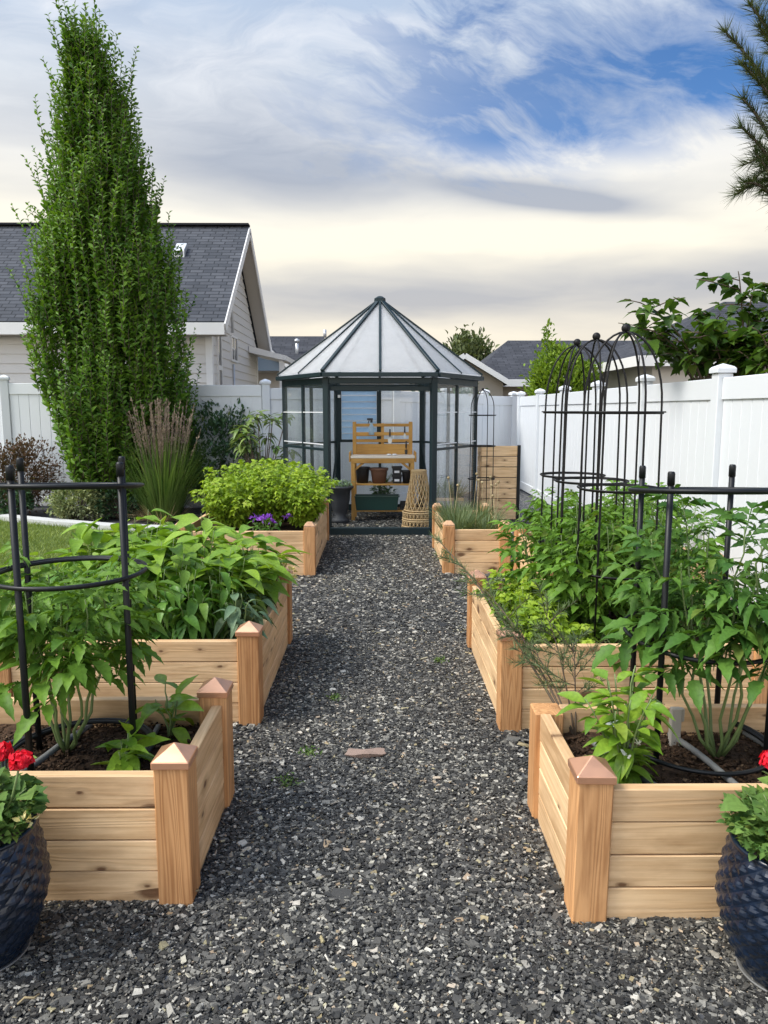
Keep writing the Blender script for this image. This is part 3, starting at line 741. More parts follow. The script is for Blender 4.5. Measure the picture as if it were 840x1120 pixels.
cage('black tomato cage with sagging rings in the right foreground bed', (1.075, 2.36), [(-.165, -.10), (-.165, .15), (.17, .20), (.155, -.175)], [(1.190, -.022), (.71, .02), (.335, 0)], .30, 1.25, .235)

# ------------------------------------------------------------------ domed obelisks
def obelisk(label, x, y, z0, top, r, zs, rings, nrod=6, t=.0052, ball=.021, grp=None, name='garden_obelisk'):
    rt = thing(name, label, 'obelisk', (x, y, z0), 0, grp)
    for k in range(nrod):
        a = 2 * PI * k / nrod + y * 1.7; pts = [(math.cos(a) * r * 1.06, math.sin(a) * r * 1.06, -.1), (math.cos(a) * r * 1.03, math.sin(a) * r * 1.03, (zs - z0) * .5), (math.cos(a) * r, math.sin(a) * r, zs - z0)]
        for i in range(1, 11):
            b = PI / 2 * i / 10; pts.append((math.cos(a) * r * math.cos(b), math.sin(a) * r * math.cos(b), zs - z0 + (top - zs) * math.sin(b)))
        mb = MB(); mb.tube(pts, t, 7); mb.build('rod', M['iron'], rt, True)
    for z in rings:
        mb = MB(); mb.ring((0, 0, z - z0), r * 1.045, t * .9, 40, 6); mb.ring((0, 0, z - z0 + .006), r * 1.10, t * .8, 40, 6); mb.build('ring', M['iron'], rt, True)
    mb = MB(); mb.ball((0, 0, top - z0 + ball * .8), ball); mb.build('finial', M['iron'], rt, True)
obelisk('nearest of the three black domed obelisks, tallest finial against the roof', 1.175, 3.55, .29, 1.82, .178, 1.48, (1.437, 1.07, .66))
obelisk('middle one of the three black domed obelisks', 1.15, 3.94, .29, 1.82, .178, 1.48, (1.437, 1.07, .66))
obelisk('farthest of the three black domed obelisks, small finial at left', 1.14, 4.28, .29, 1.82, .168, 1.48, (1.437, 1.07, .66))
obelisk('slim thin-wired obelisk standing beside the greenhouse right corner', 1.255, 8.9, 0, 1.69, .15, 1.48, (1.39, 1.02, .62), 4, .005, .016)

# ------------------------------------------------------------------ ceramic pots
def glazed_pot(label, x, y, seed):
    rt = thing('ceramic_pot', label, 'pot', (x, y, 0), seed)
    prof = [(.084, .0), (.098, .010), (.136, .08), (.166, .17), (.173, .22), (.163, .30), (.146, .375)]
    nz, na = 60, 132
    zs = np.linspace(0, .375, nz); pr = np.interp(zs, [p[1] for p in prof], [p[0] for p in prof])
    A = np.linspace(0, 2 * PI, na, endpoint=False)
    V = []
    for i, z in enumerate(zs):
        for a in A:
            u = a * 20 / (2 * PI); v = z / .042
            p, q = (u + v) % 1 - .5, (u - v) % 1 - .5
            bmp = (1 - 2 * max(abs(p), abs(q))) * .0080 * min(1, z / .03, (.375 - z) / .02)
            rr = pr[i] + bmp; V.append((rr * math.cos(a), rr * math.sin(a), z))
    F = [(i * na + j, i * na + (j + 1) % na, (i + 1) * na + (j + 1) % na, (i + 1) * na + j) for i in range(nz - 1) for j in range(na)]
    mb = MB(); mb.poly(V, F); mb.build('body', M['glaze'], rt, False)
    mb = MB(); mb.lathe([(.144, .372), (.151, .377), (.150, .386), (.140, .388), (.134, .384), (.132, .33)], 64); mb.build('rim', M['glaze'], rt, True)
    mb = MB(); mb.lathe([(.134, .335), (.08, .345), (0, .348)], 32); mb.build('soil', M['soil'], rt, True)
    mb = MB(); mb.lathe([(.08, .0), (.106, .002), (.112, .008), (.113, .012), (.108, .012), (.101, .008), (.07, .006)], 48)
    mb.build('saucer', M['hose'], rt, True)
    rt.scale = (.94, .94, .94)
    return rt
glazed_pot('dark blue quilted ceramic pot cut by the left edge of the picture', -1.055, 1.80, 0)
glazed_pot('dark blue quilted ceramic pot in front of the right foreground bed', 1.045, 1.715, .4)
PETAL = [ovate(.95, 4, .12, d, .0, .6) for d in (.1, .35)]
ROUND = [ovate(.95, 8, .12, d, .5, .55, .10) for d in (.1, .3)]
for lb, x, y, sd, fl in [('red flowering geranium in the left blue pot', -1.055, 1.80, 1, [(.135, -.02, .235), (.02, .1, .2)]), ('red flowering geranium in the right blue pot', 1.045, 1.715, 2, [(-.035, .05, .235), (.1, .06, .2)])]:
    rt, tips = bushy('geranium', lb, 'geranium', (x, y, .325), 0.19, .13, 12, 80, ROUND, L_GER, (.045, .07), 500 + sd, stemr=.004, bare=.35)
    ng = np.random.default_rng(sd)
    n = 900; a = ng.uniform(0, 6.28, n); r = .145 * np.sqrt(ng.uniform(.05, 1, n))
    P = np.stack([np.cos(a) * r, np.sin(a) * r, .03 + ng.uniform(0, .085, n) * (1 - .45 * r / .145) + .02], 1)
    D = np.stack([np.cos(a), np.sin(a), ng.uniform(-.2, .8, n)], 1) + ng.normal(0, .5, (n, 3))
    V, T = choose(ROUND, P, D, ng.normal(0, .4, (n, 3)) + (0, 0, 1), ng.uniform(.014, .026, n), ng)
    trimesh('trailing_foliage', V, T, L_GER, rt)
    mb = MB()
    for f in fl: mb.tube([(f[0] * .4, f[1] * .4, .02), (f[0] * .8, f[1] * .9, f[2] * .6), f], .003, 5)
    mb.build('flower_stalk', M['stem'], rt, True)
    for f in fl:
        k_ = 170; N_ = rdir(k_, ng); N_[:, 2] = N_[:, 2] * .75 + .12; Pq = np.array(f) + N_ * (.025, .025, .020) * ng.uniform(.75, 1.05, (k_, 1))
        V, T = choose(PETAL, Pq, np.cross(N_, ng.normal(size=(k_, 3))) + N_ * .35, N_, ng.uniform(.012, .019, k_), ng); trimesh('flower_head', V, T, L_RED, rt)
    sidex = .15 if sd == 1 else -.14
    if sd == 1: blossom(rt, [(sidex, -.06, .09), (sidex * 1.06, -.03, .075)], L_YEL if sd == 1 else L_WHT, .02, 8, 'small_flower', sd, .008)

# ------------------------------------------------------------------ bits on the path
mb = MB(); ng = random.Random(3); n = 18; top = []; bot = []
for i in range(n):
    a = 2 * PI * i / n; r = (1 + ng.uniform(-.12, .12)); x = math.cos(a) * .085 * r; y = math.sin(a) * .034 * r
    top.append((x, y, .016 + .006 * math.sin(3 * a))); bot.append((x * .93, y * .93, .002))
mb.poly(top + bot + [(0, 0, .024)], [(i, (i + 1) % n, 2 * n) for i in range(n)] + [(i, n + i, n + (i + 1) % n, (i + 1) % n) for i in range(n)] + [tuple(n + i for i in range(n))])
tag(mb.build('bark_slab', M['flat stone'], None, loc=(-.056, 2.93, .004), rz=.05), 'flat reddish brown bark slab lying alone on the gravel path', 'bark piece')
for i, (x, y, a, L, lb) in enumerate([(-.86, 1.62, .5, .05, 'pale curled twig on the gravel beside the left pot'), (-.5, 1.52, -.6, .045, 'pale straight twig on the gravel below the left front post'), (-.55, 2.02, 1.2, .04, 'pale twig on the gravel at the foot of the left front post')]):
    mb = MB(); mb.tube([(-L / 2, 0, .012), (-L / 6, .008, .017), (L / 4, -.004, .016), (L / 2, .010, .012)], [.002, .003, .003, .0015], 5)
    tag(mb.build('twig', L_DRY, None, True, loc=(x, y, .004), rz=a), lb, 'twig')
for i, (x, y, sd) in enumerate([(-.22, 3.55, 1), (-.30, 2.95, 2), (-.36, 2.7, 3), (.36, 4.1, 5)]):
    ng = np.random.default_rng(sd); n = 60
    P = np.stack([ng.normal(0, .022, n), ng.normal(0, .022, n), ng.uniform(.004, .012, n)], 1)
    V, T = choose(TINY, P, ng.normal(size=(n, 3)) + (0, 0, .5), ng.normal(size=(n, 3)) * .3 + (0, 0, 1), ng.uniform(.012, .024, n), ng)
    o = trimesh('weed_sprout', V, T, L_GRASS, None); o.location = (x, y, 0)
    tag(o, 'one of the tiny green weed seedlings scattered in the gravel path', 'weed', 'weed seedlings in the gravel')

# ------------------------------------------------------------------ fences
def fence(label, pts, hs):
    rt = thing('privacy_fence', label, 'fence', (pts[0][0], pts[0][1], 0))
    o = Vector((pts[0][0], pts[0][1], 0))
    ps = .115
    dirn = (Vector((*pts[-1], 0)) - Vector((*pts[0], 0))).normalized(); ang = math.atan2(dirn.y, dirn.x)
    for (x, y), h in zip(pts, hs):
        mb = MB(); mb.box(-ps / 2, ps / 2, -ps / 2, ps / 2, -.02, h + .035)
        p = mb.build('fence_post', M['vinyl'], rt, bevel=.006, loc=Vector((x, y, 0)) - o, rz=ang)
        a = ps / 2 + .016; z = h + .036
        cm = MB(); cm.poly([(-a, -a, z), (a, -a, z), (a, a, z), (-a, a, z), (-a, -a, z + .035), (a, -a, z + .035), (a, a, z + .035), (-a, a, z + .035), (-a * .8, -a * .8, z + .05), (a * .8, -a * .8, z + .05), (a * .8, a * .8, z + .05), (-a * .8, a * .8, z + .05), (0, 0, z + .075)],
                           [(3, 2, 1, 0), (0, 1, 5, 4), (1, 2, 6, 5), (2, 3, 7, 6), (3, 0, 4, 7), (4, 5, 9, 8), (5, 6, 10, 9), (6, 7, 11, 10), (7, 4, 8, 11), (8, 9, 12), (9, 10, 12), (10, 11, 12), (11, 8, 12)])
        cm.build('post_cap', M['vinyl'], p, bevel=.003)
    for i in range(len(pts) - 1):
        h = (hs[i] + hs[i + 1]) / 2; a = Vector((*pts[i], 0)); b = Vector((*pts[i + 1], 0)); ang = math.atan2(b.y - a.y, b.x - a.x); L = (b - a).length - ps; mid = (a + b) / 2 - o
        mb = MB(); nb = max(1, round(L / .152)); bw = L / nb
        for k in range(nb): mb.box(-L / 2 + k * bw + .0045, -L / 2 + (k + 1) * bw - .0045, -.011, .011, .10, h - .15)
        mb.box(-L / 2, L / 2, -.006, .006, .101, h - .151)
        mb.build('fence_panel', M['vinyl'], rt, bevel=.004, loc=mid, rz=ang)
        for z0, z1 in ((h - .165, h), (.03, .17)):
            r_ = MB(); r_.box(-L / 2, L / 2, -.024, .024, z0, z1); r_.build('rail', M['vinyl'], rt, bevel=.005, loc=mid, rz=ang)
side_y = [.90, 2.48, 4.06, 5.64, 7.27, 8.82, 10.4, 12.0, 13.6]
fence('white vinyl privacy fence running along the right side behind the obelisks', [(2.62, y) for y in side_y], [1.695] * 9)
fence('white vinyl privacy fence slanting behind the greenhouse and the columnar tree',
      [(-9.0, 10.3), (-7.15, 10.95), (-5.50, 10.95), (-3.6, 10.95), (-1.66, 10.9), (.27, 11.3), (1.12, 12.3), (1.90, 13.25), (2.55, 13.95)], [1.86, 1.86, 1.86, 1.84, 1.80, 1.75, 1.735, 1.72, 1.70])

# ------------------------------------------------------------------ greenhouse
GX, GY, GR = .02, 9.57, 1.25
rt = thing('greenhouse', 'hexagonal glass greenhouse with dark green frame and peaked roof at the path end', 'greenhouse', (GX, GY, 0))
hexv = [Vector((GR * math.cos(PI / 3 * k), GR * math.sin(PI / 3 * k), 0)) for k in range(6)]
EZ, AZ = 1.80, 2.84
RR = GR * 1.05
hexr = [Vector((RR * math.cos(PI / 3 * k), RR * math.sin(PI / 3 * k), 0)) for k in range(6)]
apex = Vector((0, 0, AZ)); up = Vector((0, 0, 1))
for k in range(6):
    mb = MB(); d = hexv[k].normalized(); mb.beam(hexv[k] * .985, hexv[k] * .985 + up * (EZ + .03), .075, .06, d); mb.build('corner_post', M['gh'], rt, bevel=.006)
for k in range(6):
    a, b = hexv[k], hexv[(k + 1) % 6]; mid = (a + b) / 2; nrm = mid.normalized(); e = (b - a).normalized()
    a2, b2 = a + e * .035, b - e * .035
    mb = MB(); mb.beam(a2 + up * .045, b2 + up * .045, .06, .09, up); mb.build('base_rail', M['gh'], rt, bevel=.005)
    ra, rb = hexr[k], hexr[(k + 1) % 6]
    mb = MB(); mb.beam(ra + up * (EZ + .055), rb + up * (EZ + .055), .07, .05, up); mb.beam(a2 + up * (EZ - .01), b2 + up * (EZ - .01), .05, .07, up)
    mb.build('eave_beam', M['gh'], rt, bevel=.005)
    # roof: hip rafter, mid rafter, two sheets
    za = up * (EZ + .09)
    mb = MB(); mb.beam(ra + za, apex, .045, .05, up); mb.build('rafter', M['gh'], rt, bevel=.004)
    rm = (ra + rb) / 2
    mb = MB(); mb.beam(rm + za, apex * 1.0 + nrm * .02, .028, .035, up); mb.build('rafter', M['gh'], rt, bevel=.003)
    for p, q in ((ra, rm), (rm, rb)):
        P1, P2, P3 = p + za, q + za, apex.copy()
        n_ = (P2 - P1).cross(P3 - P1).normalized() * .008
        mb = MB(); mb.poly([P1 + n_, P2 + n_, P3 + n_, P1 - n_, P2 - n_, P3 - n_], [(0, 1, 2), (5, 4, 3), (0, 3, 4, 1), (1, 4, 5, 2), (2, 5, 3, 0)]); mb.build('roof_panel', M['roofglass'], rt)
    if k == 4:   # open doorway towards the path
        for s in (a2 + e * .05, b2 - e * .05):
            pass
        mb = MB(); mb.beam(a2 + up * 1.70 - nrm * .05, b2 + up * 1.70 - nrm * .05, .035, .05, up); mb.build('door_track', M['gh'], rt, bevel=.003)
        continue
    # wall framing
    zz = [.09, EZ - .045]
    mid_rail = 1.0
    mm = (a + b) / 2
    mb = MB(); mb.beam(mm + up * .09, mm + up * (EZ - .045), .04, .035, nrm); mb.build('mullion', M['gh'], rt, bevel=.003)
    for p, q in ((a2, mm - e * .02), (mm + e * .02, b2)):
        if k == 1 and (p + q).x < 0: continue
        mb = MB(); mb.beam(p + up * mid_rail, q + up * mid_rail, .03, .03, up); mb.build('mid_rail', M['gh'], rt, bevel=.003)
    for p, q in ((a2, mm - e * .02), (mm + e * .02, b2)):
        for z0, z1 in ((.09, mid_rail - .015), (mid_rail + .015, EZ - .045)):
            if k == 1 and (p + q).x < 0 and z0 > .5: continue
            t_ = nrm * .002
            mb = MB(); mb.poly([p + up * z0 - t_, q + up * z0 - t_, q + up * z1 - t_, p + up * z1 - t_, p + up * z0 + t_, q + up * z0 + t_, q + up * z1 + t_, p + up * z1 + t_], [(0, 1, 2, 3), (7, 6, 5, 4), (0, 4, 5, 1), (1, 5, 6, 2), (2, 6, 7, 3), (3, 7, 4, 0)])
            mb.build('wall_pane', M['glass'], rt)
            # white strips below paint the highlights along overlapping pane edges
    if k in (3, 5):
        for z in (1.06, 1.43):
            mb = MB(); mb.beam(a2 + nrm * .012 + up * z, b2 + nrm * .012 + up * z, .006, .010, up); mb.build('pane_edge_highlight', M['whiteplastic'], rt)
    if k == 1:  # louvre window in the back wall, left half
        p, q = mm + e * .03, b2
        fr = MB(); z0, z1 = 1.015, EZ - .06
        fr.beam(p + up * (z0), q + up * z0, .035, .04, up); fr.beam(p + up * z1, q + up * z1, .035, .03, up); fr.beam(p + up * (z0 + .02), p + up * (z1 - .015), .03, .03, nrm); fr.beam(q - e * .02 + up * (z0 + .02), q - e * .02 + up * (z1 - .015), .03, .03, nrm)
        w_ = fr.build('louvre_window', M['gh'], rt, bevel=.003)
        lb = MB(); nbl = 8
        for i in range(nbl):
            z = z0 + .06 + (z1 - z0 - .09) * i / (nbl - 1)
            c1, c2 = p + e * .02 + up * z, q - e * .04 + up * z
            tn = nrm * .030; tu = up * .036
            lb.poly([c1 - tn - tu, c2 - tn - tu, c2 + tn + tu, c1 + tn + tu, c1 - tn - tu + nrm * .004, c2 - tn - tu + nrm * .004, c2 + tn + tu + nrm * .004, c1 + tn + tu + nrm * .004], [(0, 1, 2, 3), (7, 6, 5, 4), (0, 4, 5, 1), (2, 6, 7, 3), (1, 5, 6, 2), (3, 7, 4, 0)])
        lb.build('louvre_blades', M['louvre'], w_)
mb = MB(); mb.lathe([(.075, AZ - .03), (.07, AZ + .02), (.03, AZ + .045), (0, AZ + .05)], 6); mb.build('roof_cap', M['gh'], rt)
for sx in (-1, 1):
    mb = MB(); mb.beam((sx * .60, 1.0, 1.0), (sx * .72, .85, .12), .02, .02); mb.build('brace', M['gh'], rt)
for k in (2, 3, 5, 0):
    mb = MB(); p = hexv[(k + (0 if k in (2, 3) else 0)) % 6] * .93
    mb.box(p.x - .018, p.x + .018, p.y - .018, p.y + .018, EZ - .17, EZ - .13); mb.build('bracket', M['galv'], rt)

# potting bench
bx, by = .055, 9.78
rt = thing('potting_bench', 'honey coloured wooden potting bench with slatted back inside the greenhouse', 'potting bench', (bx, by, 0))
bw, bd, bh = .42, .20, .86
for sx in (-1, 1):
    mb = MB(); mb.box(-.025, .025, -.025, .025, 0, bh - .03); mb.build('leg', M['benchz'], rt, bevel=.003, loc=(sx * (bw - .03), -bd + .03, 0))
    mb = MB(); mb.box(-.025, .025, -.02, .02, 0, 1.30); mb.build('leg', M['benchz'], rt, bevel=.003, loc=(sx * (bw - .04), bd - .02, 0))
    mb = MB(); mb.beam((sx * (bw - .055), -bd + .03, bh - .18), (sx * (bw - .17), -bd + .03, bh - .085), .03, .03); mb.build('corner_brace', M['bench'], rt)
mb = MB(); mb.box(-bw, bw, -bd, bd, bh - .03, bh); mb.build('worktop', M['worktop'], rt, bevel=.003)
mb = MB(); mb.box(-bw + .004, bw - .004, -bd + .002, -bd + .022, bh - .095, bh - .031); mb.build('apron', M['bench'], rt, bevel=.003)
mb = MB(); mb.box(-bw - .022, -bw - .002, -bd, bd, bh - .08, bh + .05); mb.box(bw + .002, bw + .022, -bd, bd, bh - .08, bh + .05); mb.build('side_rail', M['bench'], rt, bevel=.003)
mb = MB(); mb.box(-bw + .065, bw - .065, bd - .03, bd - .01, bh + .001, bh + .14); mb.build('backboard', M['bench'], rt, bevel=.003)
for z in (1.035, 1.125, 1.215):
    pass
for z0, z1 in ((1.025, 1.065), (1.115, 1.16), (1.235, 1.275)):
    mb = MB(); mb.box(-bw + .065, bw - .065, bd - .032, bd - .012, z0, z1); mb.build('back_slat', M['bench'], rt, bevel=.003)
mb = MB(); mb.box(-.02, .02, bd - .012, bd + .008, bh, 1.28); mb.build('back_slat', M['benchz'], rt, bevel=.003)
mb = MB(); mb.box(-bw + .06, -.02, bd - .10, bd - .034, 1.108, 1.122); mb.build('tool_ledge', M['bench'], rt, bevel=.002)
for z in (.47, .12):
    mb = MB()
    for k in range(5): mb.box(-bw + .06, bw - .06, -bd + .03 + k * .068, -bd + .03 + k * .068 + .06, z, z + .02)
    mb.build('shelf', M['bench'], rt, bevel=.002)
def potlike(name, label, cat, loc, r0, r1, h, mat, rim=True, n=24, sq=False):
    o = thing(name, label, cat, loc); mb = MB()
    mb.lathe([(r0, 0), (r1, h * .97), (r1, h), (r1 * .9, h), (r1 * .86, h * .9), (0, h * .88)], 4 if sq else n)
    mb.build('body', mat, o, not sq, rz=PI / 4 if sq else 0)
    if rim:
        mb = MB(); mb.lathe([(r1 + .001, h * .84), (r1 + .010, h * .86), (r1 + .011, h + .002), (r1 * .93, h + .003)], 4 if sq else n); mb.build('rim', mat, o, not sq, rz=PI / 4 if sq else 0)
    return o
potlike('flower_pot', 'big black plastic pot at the left of the bench middle shelf', 'pot', (bx - .27, by, .491), .075, .095, .21, M['blackplastic'])
potlike('flower_pot', 'brown clay pot in the middle of the bench middle shelf', 'pot', (bx - .05, by - .05, .491), .085, .115, .20, M['terracotta'])
potlike('flower_pot', 'small black pot at the right end of the bench middle shelf', 'pot', (bx + .32, by - .06, .491), .05, .065, .17, M['blackplastic'])
for i in range(2):
    o = potlike('pot_stack', ['square black nursery pots with white labels, lower on the shelf', 'square black nursery pot on top of the labelled stack'][i], 'pot', (bx + .19, by - .06, .491 + .112 * i), .075, .09, .11, M['blackplastic'], sq=True)
    mb = MB(); mb.box(-.035, .03, -.082, -.079, .03, .06); mb.build('label_sticker', M['whiteplastic'], o)
chive('spiky green seedling growing behind the brown clay pot on the bench shelf', (bx + .02, by + .08, .49), 60, .26, .05, 610, (L_GRASS,), name='seedling', cat='plant')
o = thing('seed_tray', 'dark green plastic tray on the bench bottom shelf', 'tray', (bx - .08, by - .08, .141))
mb = MB(); mb.poly([(-.27, -.10, 0), (.27, -.10, 0), (.27, .12, 0), (-.27, .12, 0), (-.29, -.115, .18), (.29, -.115, .18), (.29, .135, .18), (-.29, .135, .18)], [(3, 2, 1, 0), (0, 1, 5, 4), (1, 2, 6, 5), (2, 3, 7, 6), (3, 0, 4, 7)]); mb.build('body', M['greenplastic'], o)
mb = MB()
for a, b in (((-.295, -.12), (.295, -.12)), ((-.295, .14), (.295, .14))): mb.beam((*a, .182), (*b, .182), .016, .012)
for a, b in (((-.295, -.111), (-.295, .131)), ((.295, -.111), (.295, .131))): mb.beam((*a, .182), (*b, .182), .016, .012)
mb.build('rim', M['greenplastic'], o)
o = thing('slatted_crate', 'dark grey slatted crate at the right of the bench bottom shelf', 'crate', (bx + .31, by - .04, .141))
mb = MB()
for z in (.0, .035, .07): mb.box(-.075, .075, -.11, -.10, z, z + .025); mb.box(-.075, .075, .10, .11, z, z + .025)
for x in (-.075, .065): mb.box(x, x + .01, -.098, .098, 0, .095)
mb.build('body', M['blackplastic'], o)
o = thing('spray_bottle', 'clear blue spray bottle with black trigger on the bench ledge', 'spray bottle', (bx - .15, by + .13, 1.123))
mb = MB(); mb.lathe([(.035, 0), (.037, .02), (.037, .09), (.026, .125), (.014, .15), (.014, .165)], 16); mb.build('body', M['louvre'], o, True)
mb = MB(); mb.box(-.016, .016, -.012, .012, .165, .20); mb.box(-.06, .02, -.012, .012, .198, .225); mb.beam((-.03, 0, .2), (-.045, 0, .155), .01, .012); mb.build('trigger', M['blackplastic'], o, bevel=.003)
def handtool(label, x, z, L, mat2, head):
    o = thing('hand_tool', label, 'garden tool', (x, by + .165, z)); mb = MB(); mb.tube([(0, 0, 0), (0, 0, -L * .5)], [.009, .011], 8); mb.build('handle', M['blackplastic'], o, True)
    mb = MB(); mb.tube([(0, 0, -L * .5), (0, 0, -L * .62)], .004, 6)
    mb.poly([(-head, 0, -L * .62), (head, 0, -L * .62), (head * .8, 0, -L * .9), (0, 0, -L), (-head * .8, 0, -L * .9), (-head, .006, -L * .62), (head, .006, -L * .62), (head * .8, .006, -L * .9), (0, .006, -L), (-head * .8, .006, -L * .9)], [(0, 1, 2, 3, 4), (9, 8, 7, 6, 5), (0, 5, 6, 1), (1, 6, 7, 2), (2, 7, 8, 3), (3, 8, 9, 4), (4, 9, 5, 0)])
    mb.build('blade', mat2, o)
handtool('trowel with a pale blade hanging in the middle of the bench back', bx + .10, 1.20, .2, M['galv'], .03)
handtool('narrow pale weeder hanging at the right of the bench back', bx + .30, 1.235, .16, M['galv'], .014)
handtool('black handled brush hanging low at the right of the bench back', bx + .32, 1.04, .19, M['blackplastic'], .02)
o = thing('garden_gloves', 'pair of pale gloves lying on the bench worktop', 'gloves', (bx + .12, by - .08, bh + .002))
for s in (-1, 1):
    mb = MB(); mb.lathe([(.0, 0), (.03, .003), (.032, .012), (.018, .02), (0, .022)], 12, (s * .035, 0, 0))
    for q in range(4): mb.tube([(s * .035 + (q - 1.5) * .012, .02, .012), (s * .035 + (q - 1.5) * .016, .065, .009)], [.007, .006], 6)
    mb.build('glove', M['whiteplastic'], o, True)

# woven cone cloche
o = thing('wicker_cloche', 'tall woven straw cone basket standing beside the potting bench', 'basket', (.50, 9.02, 0))
def cone_r(z): return np.interp(z, [0, .12, .20, .22, .70], [.205, .195, .195, .175, .085])
mb = MB()
for k in range(18):
    for sd in (-1, 1):
        pts = []
        for i in range(15):
            z = .22 + .48 * i / 14; a = 2 * PI * k / 18 + sd * i * .085
            r = cone_r(z) + .004 * ((i + k) % 2 * 2 - 1) * sd; pts.append((math.cos(a) * r, math.sin(a) * r, z))
        mb.tube(pts, .0065, 5)
mb.build('woven_body', M['wicker'], o, True)
for z in (.01, .03, .10, .125, .20, .225, .70, .715):
    n = 48; mb = MB(); mb.tube([(math.cos(2 * PI * i / n) * (cone_r(z) + .004 * (i % 2)), math.sin(2 * PI * i / n) * (cone_r(z) + .004 * (i % 2)), z) for i in range(n)], .011, 6, True); mb.build('hoop', M['wicker'], o, True)
for z0, z1 in ((.03, .10), (.125, .20)):
    mb = MB()
    for k in range(26):
        for s in (-.1, .1):
            a = 2 * PI * k / 26; mb.tube([(math.cos(a - s) * cone_r(z0), math.sin(a - s) * cone_r(z0), z0), (math.cos(a + s) * cone_r(z1), math.sin(a + s) * cone_r(z1), z1)], .007, 5)
    mb.build('braided_band', M['wicker'], o, True)

# urn inside left
o = thing('garden_urn', 'charcoal urn planter inside the greenhouse, left of the bench', 'urn', (-.50, 9.45, 0))
mb = MB(); mb.lathe([(.12, 0), (.12, .05), (.075, .09), (.10, .16), (.125, .30), (.135, .42), (.165, .45), (.165, .47), (.14, .47), (.13, .43), (0, .42)], 28); mb.build('body', M['urn'], o, True)
mb = MB(); mb.lathe([(.17, .452), (.178, .46), (.178, .48), (.14, .482)], 28); mb.build('rim', M['urn'], o, True)
bushy('trailing_plant', 'silvery trailing plant spilling from the charcoal urn', 'plant', (-.50, 9.45, .42), .17, .19, 10, 150, OV, L_SAGE, (.04, .07), 620, droopy=.4)
bushy('potted_shrub', 'dark bushy plant seen beneath the potting bench', 'plant', (.05, 10.28, 0.02), .55, .2, 14, 420, SMALL, L_DARK, (.045, .07), 622)
# planter inside right
o = thing('planter_box', 'long grey planter box seen through the right greenhouse panes', 'planter', (.86, 9.62, 0))
mb = MB(); mb.box(-.24, .24, -.17, -.15, 0, .32); mb.box(-.24, .24, .15, .17, 0, .32); mb.box(-.24, -.22, -.148, .148, 0, .32); mb.box(.22, .24, -.148, .148, 0, .32); mb.build('body', M['stake'], o, bevel=.003)
mb = MB(); mb.box(-.219, .219, -.149, .149, .1, .29); mb.build('soil', M['soil'], o)
mb = MB(); mb.box(-.25, .25, -.18, -.171, .285, .325); mb.build('rim', M['board'], o, bevel=.002)
for i, x in enumerate((.72, .87, 1.0)):
    chive(['leftmost grassy clump in the planter box inside the greenhouse', 'central grassy clump in the planter box inside the greenhouse', 'rightmost grassy clump in the planter box inside the greenhouse'][i], (x, 9.6, .29), 130, .34, .08, 630 + i, (L_GRASS,), name='grassy_plant', cat='plant')

# slatted wooden screen beside the greenhouse
o = thing('wooden_screen', 'tall slatted wooden bin with a black edge bar, right of the greenhouse', 'wooden bin', (1.60, 9.6, 0))
for k in range(7):
    mb = MB(); z0 = .02 + k * .14; mb.box(-.25, .22, -.014, .014, z0, z0 + .131); mb.build('plank', M['board'], o, bevel=.003)
    mb = MB(); mb.box(-.014, .27, -.014, .014, z0, z0 + .131); mb.build('plank', M['board'], o, bevel=.003, loc=(-.25, .02, 0), rz=PI / 2)
mb = MB(); mb.box(.223, .262, -.025, .025, 0, 1.0); mb.build('edge_bar', M['black'], o, bevel=.003)
mb = MB(); mb.box(-.25, .22, .016, .03, .01, .99); mb.build('backing', M['blackplastic'], o)

# ------------------------------------------------------------------ border shrubs, grasses, columnar tree
def shrub(name, label, loc, rad, nclump, per, tpls, mat, size, seed, cat='shrub', sigma=.16, upb=.35, group=None, trunk=True, stemmat='bark', base=.0):
    g = random.Random(seed); ng = np.random.default_rng(seed)
    o = thing(name, label, cat, loc, 0, group)
    rad = np.array(rad); cz = rad[2] + base
    dirs = rdir(nclump, ng); dirs[:, 2] = dirs[:, 2] * .95 + .1
    cen = dirs * rad * ng.uniform(.5, 1.0, (nclump, 1)) ** .6 * ng.uniform(.82, 1.08, (nclump, 1)) + (0, 0, cz)
    cen[:, 2] = np.maximum(cen[:, 2], .08)
    P = np.repeat(cen, per, 0); n = len(P)
    off = ng.normal(0, sigma, (n, 3)) * (rad.mean()); P = P + off; P[:, 2] = np.maximum(P[:, 2], .03)
    D = unit(P - np.array((0, 0, cz * .8))) + ng.normal(0, .6, (n, 3)) + (0, 0, upb)
    V, T = choose(tpls, P, D, ng.normal(0, .5, (n, 3)) + (0, 0, 1), ng.uniform(size[0], size[1], n), ng)
    trimesh('foliage', V, T, mat, o)
    if trunk:
        mb = MB()
        for c in cen[:: max(1, nclump // 22)]:
            c = Vector(c); b = Vector((c.x * .12, c.y * .12, 0)); mb.tube([b, b.lerp(c, .5) + Vector((0, 0, .05 * rad[2])), c], [.012 * rad[2] + .006, .008 * rad[2] + .004, .003], 5)
        mb.build('branch', M[stemmat], o, True)
    return o

